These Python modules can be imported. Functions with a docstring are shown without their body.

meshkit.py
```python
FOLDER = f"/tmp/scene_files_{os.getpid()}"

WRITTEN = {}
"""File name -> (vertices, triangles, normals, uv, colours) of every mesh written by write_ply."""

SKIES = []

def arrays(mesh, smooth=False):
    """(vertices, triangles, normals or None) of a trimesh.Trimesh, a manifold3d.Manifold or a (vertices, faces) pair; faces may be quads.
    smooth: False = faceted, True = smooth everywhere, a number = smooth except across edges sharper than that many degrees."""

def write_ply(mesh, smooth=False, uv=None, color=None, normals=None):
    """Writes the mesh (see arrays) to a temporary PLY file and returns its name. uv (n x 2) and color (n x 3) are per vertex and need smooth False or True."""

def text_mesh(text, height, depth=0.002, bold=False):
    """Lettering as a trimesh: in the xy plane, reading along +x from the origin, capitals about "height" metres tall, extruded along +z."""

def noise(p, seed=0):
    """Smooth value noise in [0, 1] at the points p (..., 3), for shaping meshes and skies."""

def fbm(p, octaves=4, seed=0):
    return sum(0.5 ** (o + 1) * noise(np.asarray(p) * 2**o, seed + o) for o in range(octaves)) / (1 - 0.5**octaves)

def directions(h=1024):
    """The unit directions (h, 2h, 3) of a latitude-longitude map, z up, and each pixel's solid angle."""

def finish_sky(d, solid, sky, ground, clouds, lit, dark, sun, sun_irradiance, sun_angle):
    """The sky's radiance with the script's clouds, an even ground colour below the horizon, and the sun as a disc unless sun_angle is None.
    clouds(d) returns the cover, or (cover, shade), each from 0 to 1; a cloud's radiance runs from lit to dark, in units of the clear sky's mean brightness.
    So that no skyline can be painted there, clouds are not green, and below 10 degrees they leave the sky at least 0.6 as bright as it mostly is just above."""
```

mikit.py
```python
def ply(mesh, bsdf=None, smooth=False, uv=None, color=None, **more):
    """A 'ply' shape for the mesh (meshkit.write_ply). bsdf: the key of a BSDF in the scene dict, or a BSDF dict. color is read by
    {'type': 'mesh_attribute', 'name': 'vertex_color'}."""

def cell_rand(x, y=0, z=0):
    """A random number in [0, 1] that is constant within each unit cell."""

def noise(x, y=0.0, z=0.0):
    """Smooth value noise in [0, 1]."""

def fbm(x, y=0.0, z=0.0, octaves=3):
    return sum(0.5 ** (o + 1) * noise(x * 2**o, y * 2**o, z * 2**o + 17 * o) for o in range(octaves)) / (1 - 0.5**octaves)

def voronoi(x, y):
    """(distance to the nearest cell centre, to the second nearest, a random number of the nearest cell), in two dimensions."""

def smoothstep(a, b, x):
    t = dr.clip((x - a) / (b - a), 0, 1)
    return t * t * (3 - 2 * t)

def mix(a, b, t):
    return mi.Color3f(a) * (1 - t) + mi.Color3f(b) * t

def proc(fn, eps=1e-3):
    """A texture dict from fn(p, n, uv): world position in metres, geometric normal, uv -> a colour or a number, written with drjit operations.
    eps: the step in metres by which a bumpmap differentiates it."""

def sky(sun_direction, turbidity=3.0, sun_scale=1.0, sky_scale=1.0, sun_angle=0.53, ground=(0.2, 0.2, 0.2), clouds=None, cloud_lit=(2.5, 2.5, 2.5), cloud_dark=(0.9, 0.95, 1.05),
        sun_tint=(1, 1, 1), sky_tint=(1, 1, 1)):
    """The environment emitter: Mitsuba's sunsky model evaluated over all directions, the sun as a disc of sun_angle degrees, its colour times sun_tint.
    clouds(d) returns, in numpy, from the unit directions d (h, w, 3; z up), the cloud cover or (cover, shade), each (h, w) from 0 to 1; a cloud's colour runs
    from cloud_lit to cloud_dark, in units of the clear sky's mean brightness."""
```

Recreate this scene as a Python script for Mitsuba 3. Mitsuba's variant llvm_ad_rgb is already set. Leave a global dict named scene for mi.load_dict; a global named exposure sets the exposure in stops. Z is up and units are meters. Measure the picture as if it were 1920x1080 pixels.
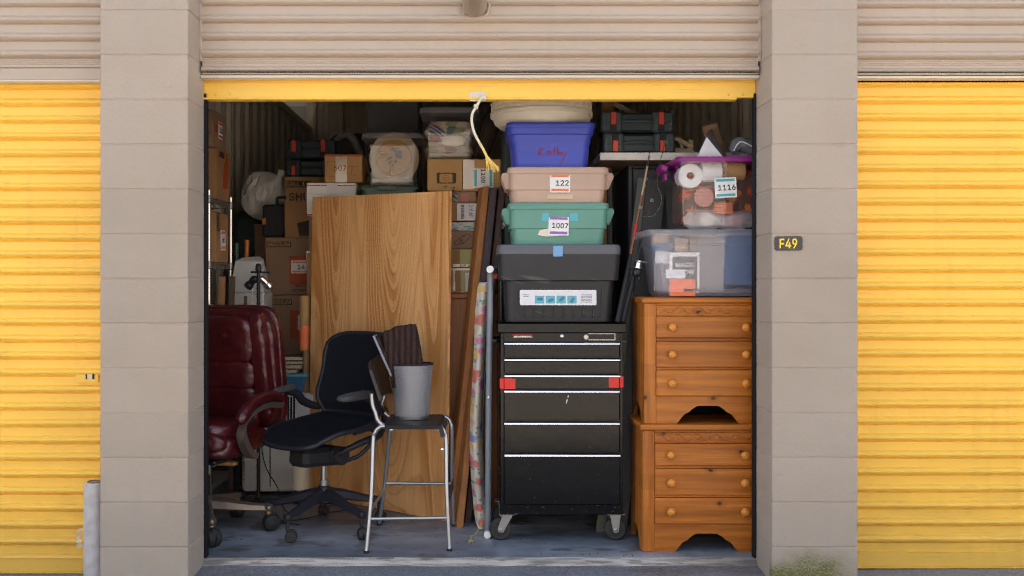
import math, random
import numpy as np, trimesh, mitsuba as mi, drjit as dr
import mikit, meshkit
from mikit import ply, proc, noise, fbm, voronoi, smoothstep, mix, cell_rand
from scipy.spatial import ConvexHull
from shapely.geometry import Polygon, box as sbox
from shapely.ops import unary_union

scene, labels = {}, {}
rng = random.Random(7)
T4 = mi.ScalarTransform4f

# ------------------------------------------------------------------ camera, sky, exposure
FL, CX, CY, EYE = 1950.0, 905.0, 530.0, 1.32       # focal length in photo pixels, level view axis, eye height
scene['camera'] = {
    'type': 'perspective', 'fov': math.degrees(2 * math.atan(960 / FL)), 'fov_axis': 'x', 'near_clip': 0.05, 'far_clip': 500.0,
    'principal_point_offset_x': (960 - CX) / 1920, 'principal_point_offset_y': (540 - CY) / 1080,
    'to_world': T4().look_at(origin=[0, 0, EYE], target=[0, 1, EYE], up=[0, 0, 1])}


def sky_clouds(d):
    n = meshkit.fbm(d * np.array([2.2, 2.2, 4.0]), 4, 3)
    return np.clip((n - 0.42) * 4.0, 0, 0.85), np.clip((n - 0.5) * 1.5, 0, 0.5)


scene['sky'] = mikit.sky([0.22, 0.66, 0.72], turbidity=3.5, sun_scale=1.0, clouds=sky_clouds, sky_tint=(1.06, 1.0, 0.93), sun_tint=(1.0, 0.97, 0.92))
exposure = 3.35


def X(px, Y): return (px - CX) * Y / FL              # metres at distance Y
def Z(py, Y): return EYE - (py - CY) * Y / FL


# ------------------------------------------------------------------ materials
def srgb(r, g, b):
    f = lambda v: (v / 255 / 12.92) if v / 255 <= 0.04045 else ((v / 255 + 0.055) / 1.055) ** 2.4
    return [f(r), f(g), f(b)]


def mat(key, color, rough=0.5, metal=0.0, spec=0.5, coat=0.0, coat_gloss=0.9, bump=None, bump_scale=1.0, two=True, sheen=0.0):
    p = {'type': 'principled', 'base_color': color if isinstance(color, dict) else {'type': 'rgb', 'value': [float(v) for v in color]},
         'roughness': rough, 'metallic': metal, 'specular': spec}
    if coat:
        p['clearcoat'], p['clearcoat_gloss'] = coat, coat_gloss
    if sheen:
        p['sheen'] = sheen
    if bump:
        p = {'type': 'bumpmap', 'nested': p, 'tex': bump, 'scale': bump_scale}
    scene[key] = {'type': 'twosided', 'nested': p} if two else p


def block_col(p, n, uv):
    g = fbm(p.x * 3, p.y * 3, p.z * 3, 3)
    f = noise(p.x * 260, p.y * 260, p.z * 260)
    c = mix((0.368, 0.296, 0.228), (0.425, 0.355, 0.288), g) * (0.93 + 0.14 * f) * (0.95 + 0.10 * cell_rand((p.z - 0.3216 + smoothstep(0.0, 0.01, p.x) * -0.0) / 0.2032 + 50.0, smoothstep(0.0, 0.01, p.x) * 7.0, 3.0))
    streak = smoothstep(0.55, 0.8, fbm(p.x * 14, p.y * 14, p.z * 0.7, 3))
    c = mix(c, mi.Color3f(0.33, 0.30, 0.27), streak * 0.28)
    low = smoothstep(0.55, -0.1, p.z)
    c = mix(c, mi.Color3f(0.33, 0.29, 0.24), low * 0.35)
    moss = smoothstep(0.16, -0.03, p.z + 0.16 * (fbm(p.x * 9, p.y * 9, p.z * 9, 3) - 0.5) + 1.9 * dr.square(p.x - 1.50)) * smoothstep(1.0, 1.2, p.x) * smoothstep(4.78, 4.74, p.y)
    grain = noise(p.x * 140, p.y * 140, p.z * 140)
    c = mix(c, mi.Color3f(0.125, 0.125, 0.028), dr.clip(moss * (0.55 + 0.9 * grain), 0, 0.95))
    pit = smoothstep(0.86, 0.93, noise(p.x * 38 + 5, p.y * 38, p.z * 38))
    return mix(c, mi.Color3f(0.3, 0.26, 0.22), pit * 0.35)


mat('m_block', proc(block_col), 0.72, spec=0.35, bump=proc(lambda p, n, uv: 0.0020 * fbm(p.x * 130, p.y * 130, p.z * 130, 3) + 0.0022 * noise(p.x * 22, p.y * 22, p.z * 22)))
mat('m_mortar', (0.22, 0.19, 0.165), 0.9)


def painted(base, dirt, k=0.25):
    def fn(p, n, uv):
        g = fbm(p.x * 2.5, p.y * 5, p.z * 3, 3)
        s = smoothstep(0.6, 0.85, fbm(p.x * 22, p.y * 6, p.z * 1.5, 3))
        c = mi.Color3f(*base) * (0.93 + 0.14 * g)
        spot = smoothstep(0.9, 0.95, noise(p.x * 45, p.y * 45, p.z * 45))
        return mix(c, mi.Color3f(*dirt), dr.clip(s * k + spot * 0.25, 0, 1))
    return proc(fn)


mat('m_header', painted((0.46, 0.365, 0.28), (0.34, 0.26, 0.19), 0.15), 0.42, spec=0.4)
def yellow_col(p, n, uv):
    g = fbm(p.x * 2.5, p.y * 5, p.z * 3, 3)
    s = smoothstep(0.6, 0.85, fbm(p.x * 22, p.y * 6, p.z * 1.5, 3))
    c = mi.Color3f(0.90, 0.55, 0.080) * (0.92 + 0.16 * g)
    spot = smoothstep(0.91, 0.95, noise(p.x * 45, p.y * 45, p.z * 45))
    c = mix(c, mi.Color3f(0.60, 0.36, 0.06), dr.clip(s * 0.14 + spot * 0.22, 0, 1))
    grime = smoothstep(0.42, -0.08, p.z + 0.35 * (fbm(p.x * 6, p.y, p.z * 14, 3) - 0.5))
    c = mix(c, mi.Color3f(0.52, 0.33, 0.075), grime * 0.5)
    scuff = smoothstep(0.80, 0.86, noise(p.x * 6 + 2, p.y * 3, p.z * 130)) * smoothstep(0.62, 0.75, noise(p.x * 2.2, p.y, p.z * 3))
    return mix(c, mi.Color3f(0.40, 0.26, 0.07), scuff * 0.22)


mat('m_yellow', proc(yellow_col), 0.36, spec=0.45, bump=proc(lambda p, n, uv: 0.003 * fbm(p.x * 2.6, p.y * 2, p.z * 4, 2)))
mat('m_facing', (0.44, 0.455, 0.48), 0.7)
mat('m_duct', painted((0.34, 0.26, 0.19), (0.22, 0.17, 0.12), 0.4), 0.5)
mat('m_trim', (0.62, 0.56, 0.46), 0.4)
mat('m_dark_gap', (0.035, 0.028, 0.022), 0.9)
mat('m_track', (0.012, 0.012, 0.014), 0.7, spec=0.2)
mat('m_wall_sheet', painted((0.62, 0.55, 0.46), (0.30, 0.26, 0.21), 0.35), 0.45)
mat('m_roof', (0.36, 0.34, 0.31), 0.8)


def floor_col(p, n, uv):
    g = fbm(p.x * 1.6, p.y * 2.6, 0.0, 4)
    h = fbm(p.x * 9, p.y * 14, 3.0, 3)
    c = mix((0.125, 0.145, 0.175), (0.25, 0.275, 0.31), smoothstep(0.25, 0.75, g))
    c = c * (0.7 + 0.6 * h)
    st = smoothstep(0.62, 0.75, fbm(p.x * 5 + 4, p.y * 7, 9.0, 3))
    c = mix(c, mi.Color3f(0.085, 0.085, 0.09), st * 0.75)
    scratch = smoothstep(0.78, 0.85, noise(p.x * 7 + p.y * 4, p.y * 90, 1.0)) * smoothstep(0.5, 0.7, g)
    return mix(c, mi.Color3f(0.40, 0.41, 0.42), scratch * 0.5)


mat('m_floor', proc(floor_col), 0.42, spec=0.5, bump=proc(lambda p, n, uv: 0.0012 * fbm(p.x * 60, p.y * 60, p.z, 3)))


def apron_col(p, n, uv):
    g = fbm(p.x * 2.2, p.y * 5, 0.0, 4)
    c = mix((0.11, 0.115, 0.135), (0.20, 0.205, 0.225), g)
    d = smoothstep(0.5, 0.72, fbm(p.x * 6, p.y * 10, 4.0, 4)) * smoothstep(4.7, 4.98, p.y)
    c = mix(c, mi.Color3f(0.11, 0.075, 0.055), d * 0.75)
    return c * (0.75 + 0.5 * noise(p.x * 120, p.y * 120, 2.0))


mat('m_apron', proc(apron_col), 0.7)


def sill_col(p, n, uv):
    g = fbm(p.x * 7, p.y * 40, p.z * 60, 4)
    c = mix((0.20, 0.18, 0.165), (0.47, 0.43, 0.39), smoothstep(0.3, 0.65, g))
    d = smoothstep(0.55, 0.7, fbm(p.x * 11 + 3, p.y * 30, p.z * 90, 3))
    c = mix(c, mi.Color3f(0.08, 0.07, 0.06), d * 0.6)
    return mix(c, mi.Color3f(0.10, 0.09, 0.075), smoothstep(0.75, 1.25, p.x) * 0.6)


mat('m_sill', proc(sill_col), 0.8, bump=proc(lambda p, n, uv: 0.004 * fbm(p.x * 40, p.y * 90, p.z * 160, 3)))


def ground_col(p, n, uv):
    g = fbm(p.x * 0.7, p.y * 0.7, 0.0, 4)
    c = mix((0.32, 0.30, 0.275), (0.42, 0.395, 0.36), g)
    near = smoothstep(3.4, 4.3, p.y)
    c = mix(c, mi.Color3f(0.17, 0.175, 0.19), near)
    return c * (0.8 + 0.4 * noise(p.x * 90, p.y * 90, 2.0))


mat('m_ground', proc(ground_col), 0.8)


def cardboard(base):
    def fn(p, n, uv):
        g = fbm(p.x * 4, p.y * 4, p.z * 4, 3)
        f = noise(p.x * 55, p.y * 55, p.z * 200)
        return mi.Color3f(*base) * (0.84 + 0.24 * g + 0.08 * f)
    return proc(fn)


mat('m_card', cardboard((0.36, 0.20, 0.095)), 0.75, spec=0.3)
mat('m_card_grey', cardboard((0.31, 0.19, 0.12)), 0.75, spec=0.3)
mat('m_card_tan', cardboard((0.47, 0.27, 0.105)), 0.7, spec=0.3)


def pine(axis):
    def fn(p, n, uv):
        u, v, w = (p.x, p.z, p.y) if axis == 'x' else ((p.z, p.x, p.y) if axis == 'z' else (p.y, p.z, p.x))
        k = fbm(u * 0.8, v * 4, w * 3, 3)
        rings = 0.5 + 0.5 * dr.sin((v * 17 + w * 9 + k * 3.2) * 6.283)
        fine = noise(u * 7, v * 420, w * 420)
        c = mix((0.56, 0.190, 0.027), (0.31, 0.082, 0.011), dr.clip(0.35 * rings + 0.75 * fbm(u * 1.0, v * 18, w * 5, 3) - 0.12, 0, 1))
        tone = cell_rand((p.z + 0.004) / 0.077, 3.0 if axis == 'x' else 5.0, 1.0 + dr.floor(p.z / 0.6235))
        c = mix(c * (0.86 + 0.20 * tone), c * mi.Color3f(0.80, 0.72, 0.70), smoothstep(0.5, 0.75, fbm(u * 2, v * 8, w * 4 + 3, 3)) * 0.8)
        c = c * (0.80 + 0.36 * fine)
        d1, d2, r = voronoi(u * 4.6 + 7.3 * w + 3.3, v * 6.3 + 1.7)
        kn = smoothstep(0.075, 0.03, d1) * smoothstep(0.74, 0.78, r)
        halo = smoothstep(0.22, 0.06, d1) * smoothstep(0.74, 0.78, r)
        c = mix(c, mi.Color3f(0.26, 0.08, 0.02), halo * 0.45)
        return mix(c, mi.Color3f(0.055, 0.012, 0.006), kn * 0.9)
    return proc(fn)


for ax in 'xyz':
    mat('m_pine_' + ax, pine(ax), 0.32, spec=0.28, coat=0.08)
mat('m_knob', (0.64, 0.235, 0.03), 0.25, spec=0.4, coat=0.3)


def ply_col(p, n, uv):
    u, v = uv.x, uv.y
    w = u + 0.07 * (fbm(u * 4, v * 0.9, 1.0, 3) - 0.5) + 0.012 * (fbm(u * 16, v * 5, 2.0, 2) - 0.5)
    g = lambda c, k: dr.exp(-dr.square((w - c) / k))
    vv = v + 0.25 * (fbm(u * 3, v * 2.5, 4.0, 3) - 0.5)
    h = 3.0 * fbm(w * 2.6 + 4, v * 0.36 + 2, 3.0, 3) + 0.9 * w + (3.6 * vv + 0.5 * dr.sin(vv * 5.0)) * g(0.68, 0.125) - 2.0 * vv * g(0.20, 0.10) + 0.9 * vv * g(0.98, 0.08) - 0.8 * vv * g(0.45, 0.08)
    fld = h * 1.5
    t = fld - dr.floor(fld)
    late = smoothstep(0.10, 0.90, t) * smoothstep(1.0, 0.95, t)
    f2 = h * 3.4 + 0.35 * fbm(w * 14, v * 2.5, 8.0, 2)
    t2 = f2 - dr.floor(f2)
    patch = smoothstep(0.42, 0.62, fbm(w * 7, v * 0.9, 7.0, 3))
    late = dr.clip(0.60 * late * (0.5 + 0.7 * patch) + 0.35 * smoothstep(0.6, 0.95, t2) * smoothstep(1.0, 0.97, t2) + 0.28 * patch, 0, 1)
    c = mix((0.86, 0.49, 0.21), (0.56, 0.24, 0.070), late)
    fine = noise(u * 520, v * 9, 5.0)
    c = c * (0.86 + 0.2 * fine + 0.12 * fbm(u * 3, v * 2, 6.0, 2))
    h = dr.select((dr.abs(v - 1.07) < 0.0025) & (noise(u * 9, 3.0, 0.0) > 0.35), 0.18, 0.0)
    c = mix(c, mi.Color3f(0.72, 0.55, 0.36), h)
    return c


mat('m_plywood', proc(ply_col), 0.6, spec=0.2)


def lumber(c1, c2):
    def fn(p, n, uv):
        g = fbm(p.x * 40, p.y * 40, p.z * 2.0, 3)
        f = noise(p.x * 300, p.y * 300, p.z * 6)
        c = mix(c1, c2, g) * (0.85 + 0.3 * f)
        d1, d2, r = voronoi(p.x * 9 + p.y * 7, p.z * 2.7)
        return mix(c, mi.Color3f(0.05, 0.02, 0.01), smoothstep(0.12, 0.04, d1) * smoothstep(0.7, 0.75, r))
    return proc(fn)


mat('m_lumber', lumber((0.46, 0.20, 0.058), (0.27, 0.095, 0.025)), 0.6)
def lumber_stained(p, n, uv):
    g = fbm(p.x * 40, p.y * 40, p.z * 2.0, 3)
    c = mix((0.44, 0.19, 0.055), (0.25, 0.09, 0.025), g)
    return mix(c, mix((0.10, 0.068, 0.075), (0.055, 0.04, 0.048), g), smoothstep(0.95, 1.3, p.z + 0.3 * (fbm(p.x * 9, p.y * 9, p.z * 6, 2) - 0.5))) * (0.85 + 0.3 * noise(p.x * 300, p.y * 300, p.z * 6))


mat('m_lumber_stained', proc(lumber_stained), 0.6)
mat('m_lumber_dark', lumber((0.11, 0.065, 0.055), (0.065, 0.038, 0.034)), 0.6)
mat('m_cabinet_wood', lumber((0.40, 0.15, 0.040), (0.29, 0.095, 0.024)), 0.5)


def floral(p, n, uv):
    d1, d2, r = voronoi(uv.x * 17, uv.y * 15)
    e1, e2, q = voronoi(uv.x * 42 + 9, uv.y * 38)
    c = mi.Color3f(0.70, 0.62, 0.52)
    pet = mix((0.66, 0.13, 0.10), (0.62, 0.18, 0.40), smoothstep(0.3, 0.4, r))
    pet = mix(pet, mi.Color3f(0.75, 0.50, 0.16), smoothstep(0.62, 0.68, r))
    pet = mix(pet, mi.Color3f(0.20, 0.26, 0.52), smoothstep(0.8, 0.85, r))
    c = mix(c, pet, smoothstep(0.50, 0.32, d1 + 0.12 * noise(uv.x * 90, uv.y * 90, 1.0)) * 0.85)
    leaf = smoothstep(0.38, 0.25, e1) * smoothstep(0.55, 0.62, q) * smoothstep(0.3, 0.5, d1)
    return mix(c, mi.Color3f(0.14, 0.34, 0.32), leaf * 0.9)


mat('m_floral', proc(floral), 0.85, sheen=0.3)


def leather(p, n, uv):
    g = fbm(p.x * 9, p.y * 9, p.z * 9, 3)
    c = mix((0.040, 0.003, 0.005), (0.088, 0.0065, 0.009), g)
    crack = smoothstep(0.66, 0.8, fbm(p.x * 60, p.y * 60, p.z * 26, 3))
    return mix(c, mi.Color3f(0.16, 0.03, 0.022), crack * 0.35)


mat('m_leather', proc(leather), 0.30, spec=0.6, coat=0.35, coat_gloss=0.75, bump=proc(lambda p, n, uv: 0.010 * fbm(p.x * 16, p.y * 16, p.z * 16, 3) + 0.0012 * noise(p.x * 180, p.y * 180, p.z * 180)))
mat('m_pewter', (0.23, 0.185, 0.15), 0.38, metal=0.7)
mat('m_bronze', (0.30, 0.20, 0.11), 0.35, metal=0.8)


def chest_col(p, n, uv):
    d = smoothstep(0.55, 0.8, fbm(p.x * 5, p.y * 5, p.z * 8, 4))
    s = smoothstep(0.87, 0.93, noise(p.x * 95, p.y * 95, p.z * 95)) * smoothstep(0.75, 0.2, p.z)
    c = mi.Color3f(0.005, 0.005, 0.006)
    c = mix(c, mi.Color3f(0.022, 0.019, 0.015), d * 0.5)
    return mix(c, mi.Color3f(0.22, 0.21, 0.20), s * 0.55)


mat('m_chest', proc(chest_col), 0.14, spec=0.30, bump=proc(lambda p, n, uv: 0.0006 * fbm(p.x * 9, p.y * 9, p.z * 9, 3)))
mat('m_black', (0.012, 0.012, 0.014), 0.45)
mat('m_black_soft', (0.016, 0.016, 0.019), 0.7)
mat('m_rubber', (0.022, 0.022, 0.023), 0.65)
mat('m_navy_mesh', proc(lambda p, n, uv: mix((0.004, 0.005, 0.009), (0.012, 0.014, 0.021), noise(p.x * 500, p.y * 500, p.z * 500))), 0.75, spec=0.2)
mat('m_graphite', (0.020, 0.021, 0.028), 0.42, spec=0.35)
mat('m_arm_pad', (0.060, 0.061, 0.067), 0.62)
mat('m_chrome', (0.78, 0.79, 0.81), 0.14, metal=1.0)
mat('m_alu', (0.46, 0.47, 0.49), 0.36, metal=0.9)
mat('m_steel', (0.36, 0.36, 0.35), 0.40, metal=0.85)
mat('m_grey_tube', (0.22, 0.245, 0.28), 0.35)
mat('m_bin_mesh', proc(lambda p, n, uv: mix((0.20, 0.20, 0.21), (0.33, 0.33, 0.345), smoothstep(0.3, 0.7, 0.5 + 0.25 * (dr.sin(dr.atan2(p.y - 5.40, p.x + 0.369) * 210) + dr.sin(p.z * 1700))))), 0.45, metal=0.25)
mat('m_towel', proc(lambda p, n, uv: mix((0.016, 0.007, 0.0055), (0.05, 0.024, 0.019), smoothstep(0.2, 0.8, 0.5 * noise(p.x * 240, p.y * 240, p.z * 240) + 0.5 * (0.5 + 0.5 * dr.sin(p.x * 210))))), 0.95, sheen=0.6,
    bump=proc(lambda p, n, uv: 0.004 * noise(p.x * 210, p.y * 210, p.z * 210)))


def plastic(key, c, rough=0.42, var=0.12):
    def fn(p, n, uv):
        g = fbm(p.x * 5, p.y * 5, p.z * 7, 3)
        sc = smoothstep(0.83, 0.9, noise(p.x * 16 + p.z * 50, p.y * 16, p.z * 12))
        return mix(mi.Color3f(*c) * (1 - var + 2 * var * g), mi.Color3f(0.4, 0.39, 0.37), sc * 0.12)
    mat(key, proc(fn), rough, spec=0.45, bump=proc(lambda p, n, uv: 0.004 * fbm(p.x * 5, p.y * 5, p.z * 5, 2)))


plastic('m_tote_dark', (0.020, 0.0205, 0.023), 0.5)
mat('m_tote_dark_lid', (0.10, 0.105, 0.118), 0.5)
plastic('m_teal', (0.12, 0.30, 0.235), 0.45)
plastic('m_beige', (0.52, 0.36, 0.275), 0.45)
plastic('m_blue', (0.045, 0.070, 0.45), 0.40)
mat('m_cream', (0.76, 0.68, 0.54), 0.45)
mat('m_navy_case', (0.017, 0.032, 0.042), 0.45)
mat('m_navy_case_light', (0.042, 0.066, 0.078), 0.5)
mat('m_latch', (0.60, 0.055, 0.032), 0.42)
mat('m_tape_red', (0.66, 0.018, 0.014), 0.4)
mat('m_tape_blue', (0.17, 0.36, 0.62), 0.5)
mat('m_tape_teal', (0.10, 0.42, 0.48), 0.5)
mat('m_tape_clear', (0.50, 0.37, 0.25), 0.16, spec=0.8)
mat('m_tape_shiny', (0.55, 0.45, 0.34), 0.15, spec=0.9)
mat('m_orange_print', (0.42, 0.075, 0.022), 0.7)
mat('m_brown_print', (0.055, 0.032, 0.022), 0.75)
mat('m_ink', (0.02, 0.02, 0.022), 0.7)
mat('m_red_ink', (0.36, 0.02, 0.02), 0.7)
mat('m_orange_ink', (0.42, 0.10, 0.035), 0.7)
mat('m_white', (0.80, 0.79, 0.77), 0.6)
mat('m_paper', (0.74, 0.73, 0.74), 0.75)
mat('m_white_plastic', (0.56, 0.56, 0.54), 0.42)
mat('m_shelf_white', (0.70, 0.68, 0.64), 0.4)
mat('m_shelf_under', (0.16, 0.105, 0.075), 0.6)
mat('m_cab_dark', (0.034, 0.037, 0.045), 0.5)
mat('m_panel_green', (0.10, 0.10, 0.085), 0.55)
mat('m_panel_dark', (0.045, 0.042, 0.038), 0.55)
mat('m_green_dark', proc(lambda p, n, uv: mix((0.010, 0.022, 0.020), (0.022, 0.042, 0.038), fbm(p.x * 8, p.y * 8, p.z * 8, 3))), 0.6, bump=proc(lambda p, n, uv: 0.012 * fbm(p.x * 12, p.y * 12, p.z * 6, 3)))
mat('m_green_lid', (0.060, 0.110, 0.075), 0.4)
mat('m_magenta', (0.25, 0.012, 0.17), 0.35)
mat('m_sign', (0.045, 0.042, 0.038), 0.5)
mat('m_sign_yellow', (0.85, 0.58, 0.03), 0.5)
mat('m_grey_box', (0.13, 0.13, 0.14), 0.55)
mat('m_grey_fabric', proc(lambda p, n, uv: mix((0.10, 0.10, 0.12), (0.20, 0.20, 0.22), fbm(p.x * 60, p.y * 60, p.z * 60, 2))), 0.9)
mat('m_bag_white', (0.62, 0.60, 0.57), 0.35, bump=proc(lambda p, n, uv: 0.03 * fbm(p.x * 26, p.y * 26, p.z * 10, 4)))
mat('m_rope', proc(lambda p, n, uv: mix((0.72, 0.66, 0.50), (0.78, 0.55, 0.14), smoothstep(2.03, 1.92, p.z))), 0.85)
mat('m_wrap', proc(lambda p, n, uv: mix((0.34, 0.325, 0.33), (0.52, 0.50, 0.50), fbm(p.x * 20 + p.z * 22, p.y * 20, p.z * 26 - p.x * 18, 3))), 0.24, spec=0.8, bump=proc(lambda p, n, uv: 0.003 * fbm(p.x * 30 + p.z * 60, p.y * 30, p.z * 50, 3)))
mat('m_core', (0.20, 0.13, 0.09), 0.8)
mat('m_wood_light', (0.48, 0.37, 0.24), 0.6)
mat('m_wood_warm', (0.36, 0.19, 0.08), 0.55)
mat('m_cork', (0.40, 0.22, 0.11), 0.7)
mat('m_rug', (0.045, 0.028, 0.022), 0.95)
mat('m_orange_tube', (0.50, 0.17, 0.03), 0.35)
mat('m_green_tube', (0.04, 0.10, 0.075), 0.4)
mat('m_magazine', proc(lambda p, n, uv: mix(mix((0.55, 0.58, 0.55), (0.10, 0.24, 0.34), smoothstep(0.5, 0.6, fbm(p.x * 40, p.y * 20, p.z * 150, 2))), (0.6, 0.55, 0.3), smoothstep(0.6, 0.7, noise(p.x * 35 + 4, p.y, p.z * 120)))), 0.3)
mat('m_book_cover', (0.12, 0.085, 0.05), 0.6)
mat('m_page', proc(lambda p, n, uv: mi.Color3f(0.52, 0.40, 0.26) * (0.75 + 0.5 * noise(p.x * 3, p.y * 3, p.z * 900))), 0.85)
mat('m_blue_plastic', (0.05, 0.15, 0.27), 0.35)
mat('m_moss_tape', (0.30, 0.26, 0.035), 0.35)
mat('m_pink', (0.52, 0.21, 0.17), 0.8)
mat('m_purple', (0.28, 0.11, 0.50), 0.5)
mat('m_aqua', (0.10, 0.38, 0.43), 0.5)
mat('m_band_orange', (0.72, 0.22, 0.11), 0.6)
mat('m_orange_card', (0.85, 0.20, 0.07), 0.6)
mat('m_blue_card', (0.055, 0.12, 0.25), 0.5)
mat('m_dark_print', (0.055, 0.055, 0.05), 0.5)
mat('m_dry_leaf', proc(lambda p, n, uv: mix((0.17, 0.085, 0.04), (0.07, 0.04, 0.025), noise(p.x * 30, p.y * 30, 1.0))), 0.85)
mat('m_rod_orange', (0.32, 0.095, 0.02), 0.25, coat=0.6)
mat('m_line', (0.55, 0.55, 0.54), 0.3)


def mixed_cloth(p, n, uv):
    d1, d2, r = voronoi(p.x * 16 + 3 * fbm(p.x * 6, p.z * 6, p.y * 6, 2), p.z * 17 + p.y * 9)
    c = mix((0.42, 0.32, 0.22), (0.30, 0.27, 0.16), smoothstep(0.2, 0.3, r))
    c = mix(c, mi.Color3f(0.50, 0.44, 0.36), smoothstep(0.45, 0.5, r))
    c = mix(c, mi.Color3f(0.30, 0.10, 0.07), smoothstep(0.68, 0.72, r))
    c = mix(c, mi.Color3f(0.09, 0.15, 0.20), smoothstep(0.8, 0.83, r))
    c = mix(c, mi.Color3f(0.16, 0.25, 0.19), smoothstep(0.9, 0.93, r))
    ck = smoothstep(0.45, 0.55, 0.5 + 0.5 * dr.sin(p.x * 420) * dr.sin(p.z * 420))
    return mix(c, c * 0.55, ck * smoothstep(0.55, 0.6, fbm(p.x * 7 + 2, p.y * 7, p.z * 7, 2)) * 0.8)


mat('m_mixed_cloth', proc(mixed_cloth), 0.9)


def autumn(p, n, uv):
    d1, d2, r = voronoi(p.x * 15 + 1.5 * noise(p.x * 9, p.z * 9, 1.0), p.z * 15 + p.y * 8)
    a = 0.35 + 0.12 * dr.sin(9 * dr.atan2(dr.sin(p.z * 47), dr.sin(p.x * 47)))
    c = mix((0.10, 0.045, 0.03), (0.42, 0.055, 0.022), smoothstep(a + 0.05, a - 0.05, d1))
    return mix(c, mi.Color3f(0.42, 0.15, 0.05), smoothstep(a, a - 0.1, d1) * smoothstep(0.5, 0.6, r))


mat('m_autumn_cloth', proc(autumn), 0.9)
mat('m_pale_cloth', proc(lambda p, n, uv: mix(mix((0.66, 0.62, 0.56), (0.55, 0.36, 0.32), smoothstep(0.5, 0.65, fbm(p.x * 14, p.y * 14, p.z * 20, 3))), (0.33, 0.42, 0.36), smoothstep(0.62, 0.7, noise(p.x * 18 + 7, p.y * 18, p.z * 24)))), 0.9)
mat('m_stripe_cloth', proc(lambda p, n, uv: mix((0.10, 0.105, 0.15), (0.34, 0.34, 0.36), smoothstep(0.4, 0.6, 0.5 + 0.5 * dr.sin((p.z * 1.2 + p.x + 0.05 * fbm(p.x * 12, p.z * 12, 0.0, 2)) * 190)))), 0.9)
mat('m_photo', proc(lambda p, n, uv: mix((0.42, 0.29, 0.18), (0.22, 0.16, 0.12), smoothstep(0.4, 0.65, fbm(p.x * 28, p.y, p.z * 28, 3)))), 0.4)
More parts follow.
